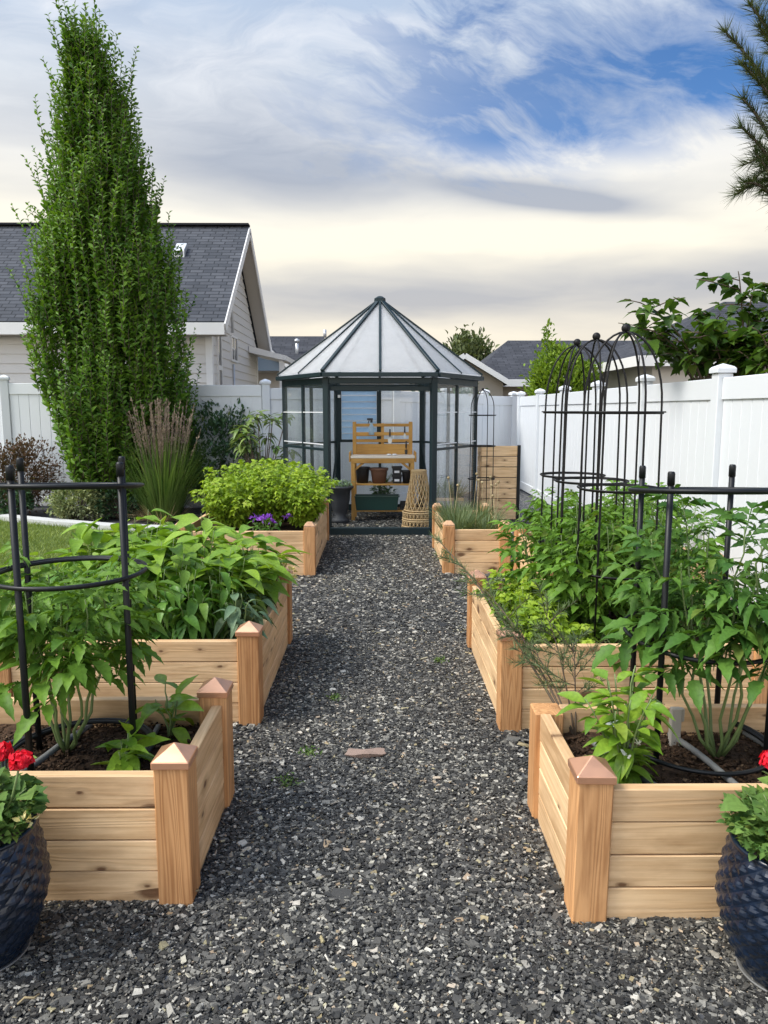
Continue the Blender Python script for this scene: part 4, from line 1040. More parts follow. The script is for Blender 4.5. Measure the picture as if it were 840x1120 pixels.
# columnar hornbeam
def columnar(loc, H, seed):
    g = random.Random(seed); ng = np.random.default_rng(seed)
    o = thing('columnar_tree', 'tall narrow columnar green tree in the left border', 'tree', loc)
    def prof(z):
        return float(np.interp(z / H, [0, .05, .12, .19, .32, .45, .60, .71, .78, .85, .92, .96, 1.0], [.62, .78, .92, .97, 1.00, .90, .64, .47, .37, .27, .15, .08, .02]))
    P = []; D = []; Sc = []; mb = MB(); U = []
    mb.tube([(0, 0, -.05), (.02, 0, 1.0), (-.03, .03, 3), (-.14, 0, H * .8)], [.11, .09, .05, .015], 8)
    ns = 4200
    for s in range(ns):
        z0 = H * (s + g.random()) / ns * .93 + .05
        a = g.uniform(0, 2 * PI); lob = 1 + .13 * math.sin(3 * a + z0 * 1.3) + .08 * math.sin(5 * a - z0 * 2.1)
        rmax = prof(z0) * lob; rad = rmax * math.sqrt(g.uniform(.05, 1))
        gapn = mnoise.noise(Vector((math.cos(a) * 2.1, math.sin(a) * 2.1, z0 * .8))) + .5 * mnoise.noise(Vector((math.cos(a) * 5, math.sin(a) * 5, z0 * 2.1 + 9)))
        if gapn < -.27 and rad > .55 * rmax: continue
        rad *= 1 + .16 * gapn
        L = g.uniform(.35, .85) * (.8 if z0 > H * .8 else 1)
        if g.random() < .12: L *= 1.5; rad = rmax * 1.0
        p = Vector((math.cos(a) * rad * .86 - .28 * (z0 / H) ** 1.5, math.sin(a) * rad * .86, z0))
        od = g.uniform(.10, .75) * (1 - .55 * rad / rmax); d = Vector((math.cos(a) * od, math.sin(a) * od, 1.0))
        pts = [p]; dd = d.normalized()
        for i in range(5):
            dd = (dd + Vector((g.uniform(-.16, .16), g.uniform(-.16, .16), .10))).normalized(); pts.append(pts[-1] + dd * L / 5)
        if rad > .55 * rmax: mb.tube(pts, [.006, .005, .0045, .004, .003, .002], 3)
        nl = int(21 * L / .6)
        for j in range(nl):
            t = (j + g.random()) / nl; q = along(pts, t); b = j * 2.6 + g.uniform(-.5, .5)
            P.append(q); D.append((dd.x * .6 + math.cos(b) * .75, dd.y * .6 + math.sin(b) * .75, dd.z * .6 + g.uniform(-.1, .3))); Sc.append(g.uniform(.08, .135) * (1 - .5 * t)); U.append((math.cos(a) * .5 + g.uniform(-.4, .4), math.sin(a) * .5 + g.uniform(-.4, .4), .8))
    mb.build('trunk', M['bark'], o, True)
    V, T = choose(SMALL, P, D, U, Sc, ng)
    trimesh('crown', V, T, L_HORN, o)
columnar((-3.58, 10.35, 0), 6.36, 21)

# ornamental grass
def plume_grass(loc):
    ng = np.random.default_rng(77); o = thing('ornamental_grass', 'tall upright grass clump with pinkish plumes in the left border', 'grass clump', loc)
    n = 900; a = ng.uniform(0, 6.28, n); r = .20 * np.sqrt(ng.uniform(0, 1, n))
    P = np.stack([np.cos(a) * r, np.sin(a) * r, np.zeros(n)], 1); D = np.stack([np.cos(a) * r * 1.5, np.sin(a) * r * 1.5, np.ones(n)], 1) + ng.normal(0, .07, (n, 3))
    V, T = choose([blade(5, .012, b) for b in (.02, .12, .35)], P, D, np.stack([-np.cos(a), -np.sin(a), np.ones(n) * .2], 1), ng.uniform(.65, 1.25, n), ng)
    trimesh('blades', V, T, L_GRASS, o)
    n = 120; a = ng.uniform(0, 6.28, n); r = .16 * np.sqrt(ng.uniform(0, 1, n)); mb = MB(); P = []; D = []
    for i in range(n):
        b = Vector((math.cos(a[i]) * r[i], math.sin(a[i]) * r[i], .2)); t = Vector((math.cos(a[i]) * r[i] * 2.6 + ng.normal(0, .09), math.sin(a[i]) * r[i] * 2.6 + ng.normal(0, .09), ng.uniform(1.1, 1.6)))
        mb.tube([b, b.lerp(t, .6), t], [.003, .0025, .0015], 4)
        for j in range(22):
            q = b.lerp(t, ng.uniform(.66, 1)); P.append(tuple(q)); D.append(tuple((t - b).normalized() * 1.2 + Vector(ng.normal(0, .35, 3))))
    mb.build('stalk', L_PLUME, o, True)
    V, T = choose(TINY, P, D, ng.normal(size=(len(P), 3)), ng.uniform(.025, .05, len(P)), ng); trimesh('plume', V, T, L_PLUME, o)
    n = 260; a = ng.uniform(0, 6.28, n); P = np.stack([np.cos(a) * .2, np.sin(a) * .2, np.full(n, .02)], 1); D = np.stack([np.cos(a), np.sin(a), ng.uniform(.2, 1.2, n)], 1)
    V, T = choose(BL, P, D, np.stack([-np.cos(a), -np.sin(a), np.ones(n)], 1), ng.uniform(.2, .45, n), ng); trimesh('dry_skirt', V, T, L_DRY, o)
plume_grass((-2.85, 9.62, 0))
shrub('dark_shrub', 'dark grey-green shrub behind the ornamental grass, against the fence', (-2.42, 10.9, 0), (.62, .55, .75), 110, 60, SMALL, L_DARK, (.05, .085), 31, sigma=.13)
shrub('variegated_shrub', 'low cream variegated shrub in front of the columnar tree', (-3.98, 9.62, 0), (.36, .30, .24), 60, 60, SMALL, L_VAR, (.035, .055), 32, sigma=.14)
shrub('shrub', 'reddish brown shrub left of the columnar tree', (-5.05, 10.25, 0), (.55, .4, .52), 80, 55, SMALL, L_BARB, (.035, .06), 33, sigma=.15)
shrub('low_shrub', 'small dark green shrub below the reddish brown one at the left edge', (-5.0, 9.95, 0), (.35, .18, .20), 30, 50, SMALL, L_DARK, (.04, .06), 34, sigma=.16)
shrub('dark_shrub', 'dark low shrub between the variegated shrub and the grass clump', (-3.45, 9.75, 0), (.35, .25, .22), 40, 50, SMALL, L_DARK, (.04, .06), 36, sigma=.16)
# rhododendron beside greenhouse
ng = np.random.default_rng(41); g = random.Random(41)
o = thing('shrub', 'open leathery-leaved shrub against the left side of the greenhouse', 'shrub', (-1.55, 9.75, 0)); mb = MB(); P = []; D = []; U = []; Sc = []
for k in range(20):
    a = g.uniform(0, 6.28); t = Vector((math.cos(a) * g.uniform(.1, .42), math.sin(a) * g.uniform(.1, .3), g.uniform(.75, 1.42))); b = Vector((0, 0, 0))
    mb.tube([b, b.lerp(t, .5) + Vector((0, 0, .1)), t], [.014, .009, .005], 6)
    for j in range(15):
        c = g.uniform(0, 6.28); P.append(tuple(t + Vector((0, 0, g.uniform(-.06, .03))))); D.append((math.cos(c), math.sin(c), g.uniform(-.35, .5))); U.append((g.uniform(-.2, .2), g.uniform(-.2, .2), 1)); Sc.append(g.uniform(.10, .17))
mb.build('branch', M['bark'], o, True); V, T = choose([ovate(.34, 5, .2, d, .15) for d in (.2, .5, .8)], P, D, U, Sc, ng); trimesh('foliage', V, T, L_RHO, o)

# ------------------------------------------------------------------ behind the right fence
ng = np.random.default_rng(51); g = random.Random(51)
def cane_shrub(label, loc, canes, seed, name='broadleaf_shrub', leaf=(.12, .19), per=40):
    g = random.Random(seed); ng = np.random.default_rng(seed); o = thing(name, label, 'shrub', loc)
    mb = MB(); P = []; D = []; U = []; Sc = []
    for (tx, ty, tz) in canes:
        b = Vector((g.uniform(-.2, .2), g.uniform(-.2, .2), 0)); t = Vector((tx, ty, tz)); m1 = Vector((tx * .2, ty * .2, tz * .98))
        pts = [(b * (1 - s) ** 2 + m1 * 2 * s * (1 - s) + t * s * s) for s in [i / 12 for i in range(13)]]
        mb.tube(pts, [.014 * (1 - .75 * i / 12) for i in range(13)], 6)
        for br in range(9):
            s = .34 + .66 * br / 9; p = along(pts, s); a = g.uniform(0, 6.28)
            q = curve_path(p, (math.cos(a), math.sin(a), .4), g.uniform(.18, .42), 5, -.07, .15, g) if br < 8 else pts[-5:]
            if loc[0] + q[-1].x < 2.85 and q[-1].z < 1.85: continue
            mb.tube(q, [.005] * (len(q) - 1) + [.002], 4)
            for j in range(max(3, per // 6)):
                w = along(q, g.uniform(.15, 1)); c = g.uniform(0, 6.28)
                if loc[0] + w.x < 2.85 and w.z < 1.82: continue
                P.append(tuple(w)); D.append((math.cos(c), math.sin(c), g.uniform(-.5, .35))); U.append((g.uniform(-.4, .4), g.uniform(-.4, .4), 1)); Sc.append(g.uniform(*leaf))
    mb.build('cane', M['stemdark'], o, True); V, T = choose(MUL, P, D, U, np.array(Sc) * .92, ng); trimesh('foliage', V, T, L_MUL, o)
cane_shrub('dark broad-leaved shrub rising above the right fence, with one long cane arching left', (3.15, 6.5, 0), [(-.10, -.1, 2.62), (.15, .1, 2.5), (-.35, 0, 2.30), (.45, -.2, 2.4), (-.6, -.1, 2.05), (0, .3, 2.2), (.4, .3, 2.1), (-.3, .3, 2.0), (-.7, .2, 2.0), (.6, .2, 2.2), (-.5, -.25, 2.2), (-.75, 0, 2.15), (-.3, -.1, 2.15), (-.2, .25, 2.25), (-1.12, -.3, 2.36), (-.95, -.1, 2.16), (-1.02, .15, 2.22), (-.15, -.2, 2.1), (.2, -.3, 2.0), (-.45, .25, 1.95)], 52, per=46, leaf=(.09, .15))
cane_shrub('dense dark broad-leaved shrub at the right edge above the fence', (3.35, 6.0, 0), [(-.2, 0, 2.45), (.2, .2, 2.5), (-.4, -.1, 2.1), (-.2, .4, 2.05), (.3, -.3, 2.5), (0, .1, 2.0), (-.4, .2, 1.95), (.1, -.2, 2.2), (-.1, .2, 2.3)], 53, per=54, leaf=(.09, .15))
shrub('young_tree', 'light green young tree standing behind the far end of the side fence', (4.75, 19.2, 0), (.85, .7, 1.35), 110, 60, SMALL, L_YTREE, (.10, .16), 54, 'tree', sigma=.13, upb=.6, base=.35)
o = thing('leaning_shoot', 'thin leafy leader shoot topping the light green young tree', 'plant', (4.35, 19.2, 2.6)); mb = MB(); mb.tube([(0, 0, 0), (.0, 0, .5), (.02, 0, 1.05)], [.015, .01, .004], 5); mb.build('stem', M['stem'], o, True)
n = 90; P = np.stack([ng.normal(0, .05, n), ng.normal(0, .05, n), ng.uniform(.1, 1.1, n)], 1); V, T = choose(SMALL, P, ng.normal(size=(n, 3)) + (0, 0, .6), ng.normal(size=(n, 3)) + (0, 0, 1), ng.uniform(.1, .16, n), ng); trimesh('foliage', V, T, L_YTREE, o)
shrub('far_tree', 'distant olive tree rising behind the greenhouse roof, left of the dark hip roof', (4.6, 38, 0), (1.1, 1.0, 2.2), 70, 50, SMALL, L_FAR, (.2, .32), 56, 'tree', sigma=.16, base=.9)
for i, (x, y, r, lb) in enumerate([(2.1, 20.5, (1.6, .8, .98), 'dark hedge top seen through the greenhouse above the back fence'), (-.6, 19.2, (.8, .7, .9), 'green shrub behind the back fence, seen between greenhouse posts')]):
    shrub('hedge_shrub', lb, (x, y, 0), r, 70, 50, SMALL, L_DARK, (.1, .16), 57 + i, sigma=.15)

# pine on the right, trunk beyond the frame
g = random.Random(61); ng = np.random.default_rng(61)
o = thing('pine_tree', 'pine tree whose long-needled branches hang into the top right corner', 'tree', (4.75, 5.9, 0))
mb = MB(); mb.tube([(0, 0, -.05), (.05, 0, 2.5), (0, .05, 5), (.03, 0, 8.0)], [.17, .14, .09, .02], 10); mb.build('trunk', M['bark'], o, True)
P = []; D = []; Sc = []
def pine_twig(a, b, n=12):
    pts = [Vector(a).lerp(Vector(b), i / n) + Vector((0, 0, .05 * math.sin(PI * i / n))) for i in range(n + 1)]
    mb.tube(pts, [.016 * (1 - .65 * i / n) for i in range(n + 1)], 6)
    d0 = (Vector(b) - Vector(a)).normalized(); L = (Vector(b) - Vector(a)).length
    for j in range(int(820 * min(L, 1.0))):
        t = max(0, 1 - min(1.0, .75 / L) * (int(g.random() * 8) + g.random() ** 2 * .8) / 8); q = along(pts, t); v = Vector(ng.normal(0, 1, 3)).normalized()
        P.append(tuple(q)); D.append(tuple(d0 * 1.1 + v)); Sc.append(g.uniform(.06, .145))
org = Vector((4.75, 5.9, 0))
PT = [((2.86, 5.42, 3.45), (2.38, 5.40, 4.02)), ((2.90, 5.45, 3.7), (2.55, 5.42, 4.20)), ((2.88, 5.40, 3.35), (2.49, 5.36, 3.80)), ((2.86, 5.44, 3.15), (2.54, 5.42, 3.60)), ((2.88, 5.42, 3.0), (2.52, 5.38, 3.40)), ((2.86, 5.40, 2.85), (2.64, 5.40, 3.24)),
      ((2.86, 5.46, 2.9), (2.60, 5.44, 3.05)), ((2.95, 5.5, 3.6), (2.66, 5.5, 4.10)), ((2.95, 5.35, 3.8), (2.62, 5.3, 4.40)), ((2.92, 5.4, 3.2), (2.66, 5.42, 3.75)), ((2.92, 5.4, 2.95), (2.72, 5.38, 3.45)), ((3.0, 5.5, 4.0), (2.75, 5.5, 4.5)), ((2.9, 5.3, 3.0), (2.74, 5.3, 3.1)), ((3.0, 5.45, 3.5), (2.78, 5.4, 3.9)), ((2.98, 5.4, 3.2), (2.8, 5.35, 3.6)), ((3.0, 5.45, 4.4), (2.87, 5.42, 2.80))]
for a, b in PT + [
             ((3.9, 5.2, 4.6), (3.5, 4.9, 4.2)), ((3.6, 6.2, 4.4), (3.2, 6.4, 4.5)), ((4.0, 5.2, 5.2), (3.4, 4.9, 5.5)), ((3.9, 6.3, 5.4), (3.1, 6.6, 5.6)), ((5.4, 5.5, 4.6), (6.1, 5.2, 4.4))]:
    mb = MB(); pine_twig(Vector(a) - org, Vector(b) - org); mb.build('branch', M['bark'], o, True)
for a, b in [((0, 0, 4.9), (3.0 - 4.75, -.45, 4.42)), ((0, 0, 4.3), (2.95 - 4.75, -.45, 3.7)), ((0, 0, 3.8), (2.93 - 4.75, -.48, 3.2)), ((0, 0, 3.5), (2.95 - 4.75, -.48, 3.06)), ((0, 0, 5.2), (3.0 - 4.75, -.4, 5.0)), ((0, 0, 5.3), (-.8, -.7, 5.25)), ((0, 0, 5.5), (-1.2, .6, 5.6)), ((0, 0, 4.4), (-1.15, .6, 4.4)), ((0, 0, 4.6), (1.3, -.4, 4.5)), ((0, 0, 6.3), (-.9, .2, 6.4)), ((0, 0, 6.2), (.8, -.3, 6.3)), ((0, 0, 7.2), (-.4, -.2, 7.5)), ((0, 0, 3.6), (-1.2, -.9, 3.4)), ((0, 0, 3.2), (-.9, .7, 3.0))]:
    a = Vector(a); b = Vector(b); mid = a.lerp(b, .5) + Vector((0, 0, .06)); mb = MB()
    mb.tube([a, mid, b], [.04, .028, .014], 6)
    for q in range(12):
        t_ = .3 + .7 * q / 11; p = a.lerp(mid, t_ * 2) if t_ < .5 else mid.lerp(b, t_ * 2 - 1)
        d = ((b - a).normalized() * .8 + Vector((g.uniform(-.3, .3), g.choice((-1, 1)) * g.uniform(.4, .9), g.uniform(-.5, .6)))).normalized()
        pine_twig(p, p + d * g.uniform(.25, .5), 6)
    mb.build('branch', M['bark'], o, True)
V, T = inst(NEED[0], P, D, ng.normal(size=(len(P), 3)), Sc); trimesh('needles', V, T, L_PINE, o)

# ------------------------------------------------------------------ houses
def roof_plane(name, pts, mat, parent, th=.12, along_dir=None):
    """a slab roof plane: pts anticlockwise from above, uv measured in metres along eave and slope"""
    P = [Vector(p) for p in pts]; n = (P[1] - P[0]).cross(P[2] - P[0]).normalized()
    if n.z < 0: n = -n; P = P[::-1]
    u = Vector(along_dir).normalized() if along_dir else (P[1] - P[0]).normalized(); v = n.cross(u)
    k = len(P); me = bpy.data.meshes.new(name)
    top = P; bot = [p - n * th for p in P]
    faces = [tuple(range(k)), tuple(range(2 * k - 1, k - 1, -1))] + [(i, k + i, k + (i + 1) % k, (i + 1) % k) for i in range(k)]
    me.from_pydata([tuple(p) for p in top + bot], [], faces)
    uv = me.uv_layers.new(name='UVMap'); allp = top + bot
    for lp in me.loops:
        p = allp[lp.vertex_index]; uv.data[lp.index].uv = ((p - P[0]).dot(u), (p - P[0]).dot(v))
    return link(name, me, mat, parent)
def lap_wall(name, mat, parent, width_at, z0, z1, place, step=.18):
    """lap siding as real tilted courses; width_at(z)->(s0,s1) span; place(s,z,out)->point"""
    mb = MB(); z = z0
    while z < z1 - .02:
        zt = min(z + step, z1); a0, a1 = width_at(z); b0, b1 = width_at(zt)
        if a1 - a0 > .02:
            mb.poly([place(a0, z, .022), place(a1, z, .022), place(b1, zt, .004), place(b0, zt, .004), place(a0, z, -.02), place(a1, z, -.02)], [(0, 1, 2, 3), (4, 5, 1, 0)])
        z += step
    return mb.build(name, mat, parent)
# main house on the left
hx, y0, y1, ez, rz_ = -3.2, 14.3, 19.6, 2.92, 5.41
rt = thing('house', 'pale sided house with charcoal shingle gable roof behind the columnar tree', 'house', (0, 0, 0))
ym = (y0 + y1) / 2
zg = lambda y: ez + .05 + (rz_ - ez - .22) * (1 - abs(y - ym) / (ym - y0))
lap_wall('front_wall', M['siding'], rt, lambda z: (-16, hx - .10), 0, ez + .1, lambda s, z, o: (s, y0 - o, z))
def gspan(z):
    if z <= ez + .05: return (y0 + .10, y1 - .1)
    k = (z - ez - .05) / (rz_ - ez - .22); h_ = (ym - y0) * (1 - k); return (ym - h_, ym + h_)
lap_wall('gable_wall', M['siding'], rt, gspan, 0, rz_ - .18, lambda s, z, o: (hx + o, s, z))
mb = MB(); mb.box(hx - .10, hx + .03, y0 - .03, y0 + .10, 0, ez + .1); mb.build('corner_board', M['white trim'], rt, bevel=.004)
mb = MB(); mb.box(hx - .08, hx + .03, y1 - .10, y1 + .03, 0, ez + .1); mb.build('corner_board', M['white trim'], rt, bevel=.004)
ox, oy = .34, .32
sl = (rz_ - ez) / (ym - y0)
ey = y0 - oy; eze = 3.09; rtop = 5.50; yb = y1 + oy
roof_plane('roof_slope', [(-16, ey, eze), (hx + ox, ey, eze), (hx + ox, ym, rtop), (-16, ym, rtop)], M['roof'], rt, .06, (1, 0, 0))
roof_plane('roof_slope', [(hx + ox, yb, eze), (-16, yb, eze), (-16, ym + .002, rtop), (hx + ox, ym + .002, rtop)], M['roof'], rt, .06, (1, 0, 0))
mb = MB(); mb.beam((-16, ym, rtop + .02), (hx + ox, ym, rtop + .02), .22, .04); mb.build('ridge_cap', M['roof far'], rt)
for (ya, za, yc, zc) in ((ey, eze, ym, rtop), (yb, eze, ym, rtop)):
    A = Vector((hx + ox + .012, ya, za - .11)); B = Vector((hx + ox + .012, yc, zc - .11)); mb = MB(); mb.beam(A, B, .024, .17); mb.build('rake_board', M['white trim'], rt)
    s0 = Vector((0, 0, -.15)); P0 = Vector((hx + .03, ya, za)) + s0; P1 = Vector((hx + ox - .003, ya, za)) + s0; P2 = Vector((hx + ox - .003, yc, zc)) + s0; P3 = Vector((hx + .03, yc, zc)) + s0; t_ = Vector((0, 0, -.02))
    mb = MB(); mb.poly([P0, P1, P2, P3, P0 + t_, P1 + t_, P2 + t_, P3 + t_], [(0, 1, 2, 3), (7, 6, 5, 4), (0, 4, 5, 1), (1, 5, 6, 2), (2, 6, 7, 3), (3, 7, 4, 0)]); mb.build('soffit', M['soffit'], rt)
mb = MB(); mb.box(-16, hx + ox - .005, ey - .03, ey - .004, eze - .24, eze - .02); mb.build('fascia', M['white trim'], rt)
mb = MB(); mb.box(-16, hx + ox - .01, ey, y0 - .03, eze - .245, eze - .225); mb.build('soffit', M['soffit'], rt)
mb = MB(); mb.box(-16, hx - .11, y0 - .018, y0 - .02 + .03, 0, .2); mb.build('foundation', M['concrete'], rt)
# gable openings
def gwin(ya, yb_, z0, z1, name='window'):
    mb = MB(); t_ = .045
    mb.box(hx + .002, hx + .05, ya - t_, yb_ + t_, z0 - t_, z0); mb.box(hx + .002, hx + .05, ya - t_, yb_ + t_, z1, z1 + t_); mb.box(hx + .002, hx + .05, ya - t_, ya, z0, z1); mb.box(hx + .002, hx + .05, yb_, yb_ + t_, z0, z1)
    w_ = mb.build(name, M['white trim'], rt); mb = MB(); mb.box(hx + .024, hx + .03, ya, yb_, z0, z1); mb.build('pane', M['pane'], w_); return w_
w_ = gwin(16.15, 16.75, 2.55, 3.02); mb = MB(); mb.box(hx + .031, hx + .04, 16.43, 16.47, 2.55, 3.02); mb.box(hx + .031, hx + .04, 16.15, 16.43, 2.77, 2.80); mb.build('muntin', M['white trim'], w_)
gwin(14.75, 15.05, 1.3, 2.25); gwin(14.75, 15.05, 2.34, 2.95)
mb = MB(); mb.tube([(hx + .04, 16.28, .2), (hx + .04, 16.28, 2.45)], .022, 8); mb.tube([(hx + .04, 16.28, 3.12), (hx + .04, 16.28, 4.4)], .022, 8); mb.build('conduit', M['galv'], rt, True)
o_ = MB(); vx, vy = -4.15, 15.98; vz = eze + (vy - ey) * (rtop - eze) / (ym - ey)
o_.poly([(vx - .11, vy - .12, vz - .12), (vx + .11, vy - .12, vz - .12), (vx + .11, vy + .16, vz + .13), (vx - .11, vy + .16, vz + .13), (vx - .11, vy - .12, vz + .05), (vx + .11, vy - .12, vz + .05), (vx + .11, vy + .14, vz + .24), (vx - .11, vy + .14, vz + .24)], [(0, 1, 5, 4), (1, 2, 6, 5), (2, 3, 7, 6), (3, 0, 4, 7), (4, 5, 6, 7)])
v_ = o_.build('roof_vent', M['galv'], rt, bevel=.008); mb = MB(); mb.box(vx - .08, vx + .08, vy - .128, vy - .1215, vz - .06, vz + .02); mb.build('vent_louvre', M['pane'], v_)
# small lean-to eave at the rear of the gable
mb = MB(); mb.poly([(hx + .03, 18.3, 3.02), (hx + .95, 18.3, 2.78), (hx + .95, 20.3, 2.78), (hx + .03, 20.3, 3.02), (hx + .03, 18.3, 2.86), (hx + .95, 18.3, 2.66), (hx + .95, 20.3, 2.66), (hx + .03, 20.3, 2.86)], [(0, 1, 2, 3), (7, 6, 5, 4), (0, 4, 5, 1), (1, 5, 6, 2), (2, 6, 7, 3), (3, 7, 4, 0)]); mb.build('porch_roof', M['white trim'], rt)
mb = MB(); mb.box(hx + .75, hx + .87, 18.4, 18.52, 0, 2.68); mb.build('porch_post', M['white trim'], rt)

# second house far left, between house and greenhouse
rt = thing('house', 'small far house with dark roof and slate blue wall, left of the greenhouse peak', 'house', (0, 0, 0))
roof_plane('roof_slope', [(-6.5, 25.2, 2.9), (-1.7, 25.2, 2.9), (-2.0, 27.5, 4.15), (-6.5, 27.5, 4.15)], M['roof far'], rt, .1, (1, 0, 0))
roof_plane('roof_slope', [(-1.7, 30, 2.9), (-6.5, 30, 2.9), (-6.5, 27.51, 4.15), (-2.0, 27.51, 4.15)], M['roof far'], rt, .1, (1, 0, 0))
lap_wall('wall', M['siding'], rt, lambda z: (-6.5, -1.85), 0, 2.86, lambda s, z, o: (s, 25.6 - o, z))
mb = MB(); mb.box(-1.86, -1.80, 25.6, 29.8, 0, 2.86); mb.build('side_wall', M['siding'], rt)
mb = MB(); mb.box(-6.5, -1.69, 25.14, 25.17, 2.72, 2.92); mb.build('fascia', M['white trim'], rt)
# cross gable with blue wall
mb = MB(); mb.poly([(-5.2, 24.55, 2.75), (-2.9, 24.55, 2.75), (-4.05, 24.55, 3.75), (-5.2, 24.75, 2.75), (-2.9, 24.75, 2.75), (-4.05, 24.75, 3.75)], [(0, 1, 2), (5, 4, 3), (0, 3, 4, 1), (1, 4, 5, 2), (2, 5, 3, 0)]); mb.build('gable_wall', M['siding2'], rt)
roof_plane('roof_slope', [(-2.75, 24.4, 2.75), (-2.75, 26.6, 2.75), (-4.05, 26.6, 3.9), (-4.05, 24.4, 3.9)], M['roof far'], rt, .08, (0, 1, 0))
roof_plane('roof_slope', [(-5.35, 26.6, 2.75), (-5.35, 24.4, 2.75), (-4.052, 24.4, 3.9), (-4.052, 26.6, 3.9)], M['roof far'], rt, .08, (0, 1, 0))
mb = MB(); mb.beam((-2.74, 24.37, 2.68), (-4.05, 24.37, 3.84), .03, .12); mb.beam((-5.36, 24.36, 2.68), (-4.05, 24.36, 3.84), .03, .12); mb.build('rake_board', M['white trim'], rt)
mb = MB(); mb.tube([(-2.85, 26.2, 3.3), (-2.85, 26.2, 3.82)], .06, 10); mb.lathe([(.09, 3.82), (.09, 3.9), (.03, 3.94), (0, 3.94)], 10, (-2.85, 26.2, 0)); mb.build('roof_pipe', M['galv'], rt, True)
mb = MB(); mb.tube([(-1.96, 27.45, 4.1), (-1.96, 27.45, 4.38)], .06, 8); mb.build('roof_pipe', M['galv'], rt, True)

# third house : hip roof right of greenhouse with front gable
rt = thing('house', 'far house with broad dark hip roof and white gable trim, right of the greenhouse', 'house', (0, 0, 0))
e3, r3 = 2.42, 4.05
A, B, Cc, Dd = (2.9, 24.0, e3), (12.5, 24.0, e3), (12.5, 32, e3), (2.9, 32, e3); R1_, R2_ = (4.85, 28, r3), (10.4, 28, r3)
roof_plane('roof_slope', [A, B, R2_, R1_], M['roof far'], rt, .1, (1, 0, 0)); roof_plane('roof_slope', [B, Cc, R2_], M['roof far'], rt, .1, (0, 1, 0)); roof_plane('roof_slope', [Cc, Dd, R1_, R2_], M['roof far'], rt, .1, (-1, 0, 0)); roof_plane('roof_slope', [Dd, A, R1_], M['roof far'], rt, .1, (0, -1, 0))
mb = MB(); mb.box(2.9, 12.5, 23.94, 23.97, e3 - .2, e3 + .03); mb.build('fascia', M['white trim'], rt)
mb = MB(); mb.box(3.3, 12.1, 24.4, 31.6, 0, e3 - .12); mb.build('wall', M['siding3'], rt)
roof_plane('roof_slope', [(4.05, 22.6, 2.32), (4.05, 26.2, 2.32), (2.62, 26.2, 3.18), (2.62, 22.6, 3.18)], M['roof far'], rt, .1, (0, 1, 0)); roof_plane('roof_slope', [(1.2, 26.2, 2.32), (1.2, 22.6, 2.32), (2.618, 22.6, 3.18), (2.618, 26.2, 3.18)], M['roof far'], rt, .1, (0, 1, 0))
mb = MB(); mb.beam((4.06, 22.57, 2.24), (2.62, 22.57, 3.10), .03, .16); mb.beam((1.19, 22.565, 2.24), (2.62, 22.565, 3.10), .03, .16); mb.build('rake_board', M['white trim'], rt)
mb = MB(); mb.poly([(1.4, 22.9, 0), (3.85, 22.9, 0), (3.85, 22.9, 2.3), (2.62, 22.9, 3.03), (1.4, 22.9, 2.3), (1.4, 26, 0), (3.85, 26, 0), (3.85, 26, 2.3), (2.62, 26, 3.03), (1.4, 26, 2.3)], [(0, 1, 2, 3, 4), (9, 8, 7, 6, 5), (0, 5, 6, 1), (1, 6, 7, 2), (2, 7, 8, 3), (3, 8, 9, 4), (4, 9, 5, 0)]); mb.build('gable_wall', M['siding3'], rt)
# fourth house behind the mulberry
rt = thing('house', 'neighbouring house roof with white eave, half hidden behind the dark broad-leaved shrub', 'house', (0, 0, 0))
e4, r4 = 2.62, 4.35
A, B, Cc, Dd = (5.75, 16.4, e4), (16, 16.4, e4), (16, 24, e4), (5.75, 24, e4); R1_, R2_ = (9.3, 20.2, r4), (13, 20.2, r4)
roof_plane('roof_slope', [A, B, R2_, R1_], M['roof far'], rt, .1, (1, 0, 0)); roof_plane('roof_slope', [B, Cc, R2_], M['roof far'], rt, .1, (0, 1, 0)); roof_plane('roof_slope', [Cc, Dd, R1_, R2_], M['roof far'], rt, .1, (-1, 0, 0)); roof_plane('roof_slope', [Dd, A, R1_], M['roof far'], rt, .1, (0, -1, 0))
mb = MB(); mb.box(5.75, 16, 16.33, 16.37, e4 - .2, e4 + .03); mb.box(5.69, 5.72, 16.33, 24, e4 - .2, e4 + .03); mb.build('fascia', M['white trim'], rt)
mb = MB(); mb.box(6.2, 15.6, 16.8, 23.6, 0, e4 - .12); mb.build('wall', M['siding'], rt)

# ------------------------------------------------------------------ sky
SUN_EL, SUN_AZ = math.radians(52), math.radians(-105)     # azimuth from +Y towards +X
w = bpy.data.worlds.new('World'); S.world = w; w.use_nodes = True; t = NT(w.node_tree)
sky = t.n('ShaderNodeTexSky', sky_type='NISHITA'); sky.sun_disc = False; sky.sun_elevation = SUN_EL; sky.sun_rotation = SUN_AZ; sky.air_density = 1.0; sky.dust_density = .3; sky.ozone_density = 3.5
bg1 = t.n('ShaderNodeBackground'); t.l(t.mix(1.0, sky.outputs[0], (.62, .93, 1.22), 'MULTIPLY'), bg1.inputs[0]); bg1.inputs[1].default_value = .08
gen = t.n('ShaderNodeTexCoord').outputs['Generated']
sx = t.n('ShaderNodeSeparateXYZ'); t.l(gen, sx.inputs[0]); dx, dy, dz = sx.outputs
az = t.m('ARCTAN2', dx, dy); el = t.m('ARCSINE', t.m('MINIMUM', t.m('MAXIMUM', dz, -1.0), 1.0))
def comb(x, y, z=0.0):
    c = t.n('ShaderNodeCombineXYZ'); t.put(c.inputs[0], x); t.put(c.inputs[1], y); t.put(c.inputs[2], z); return c.outputs[0]
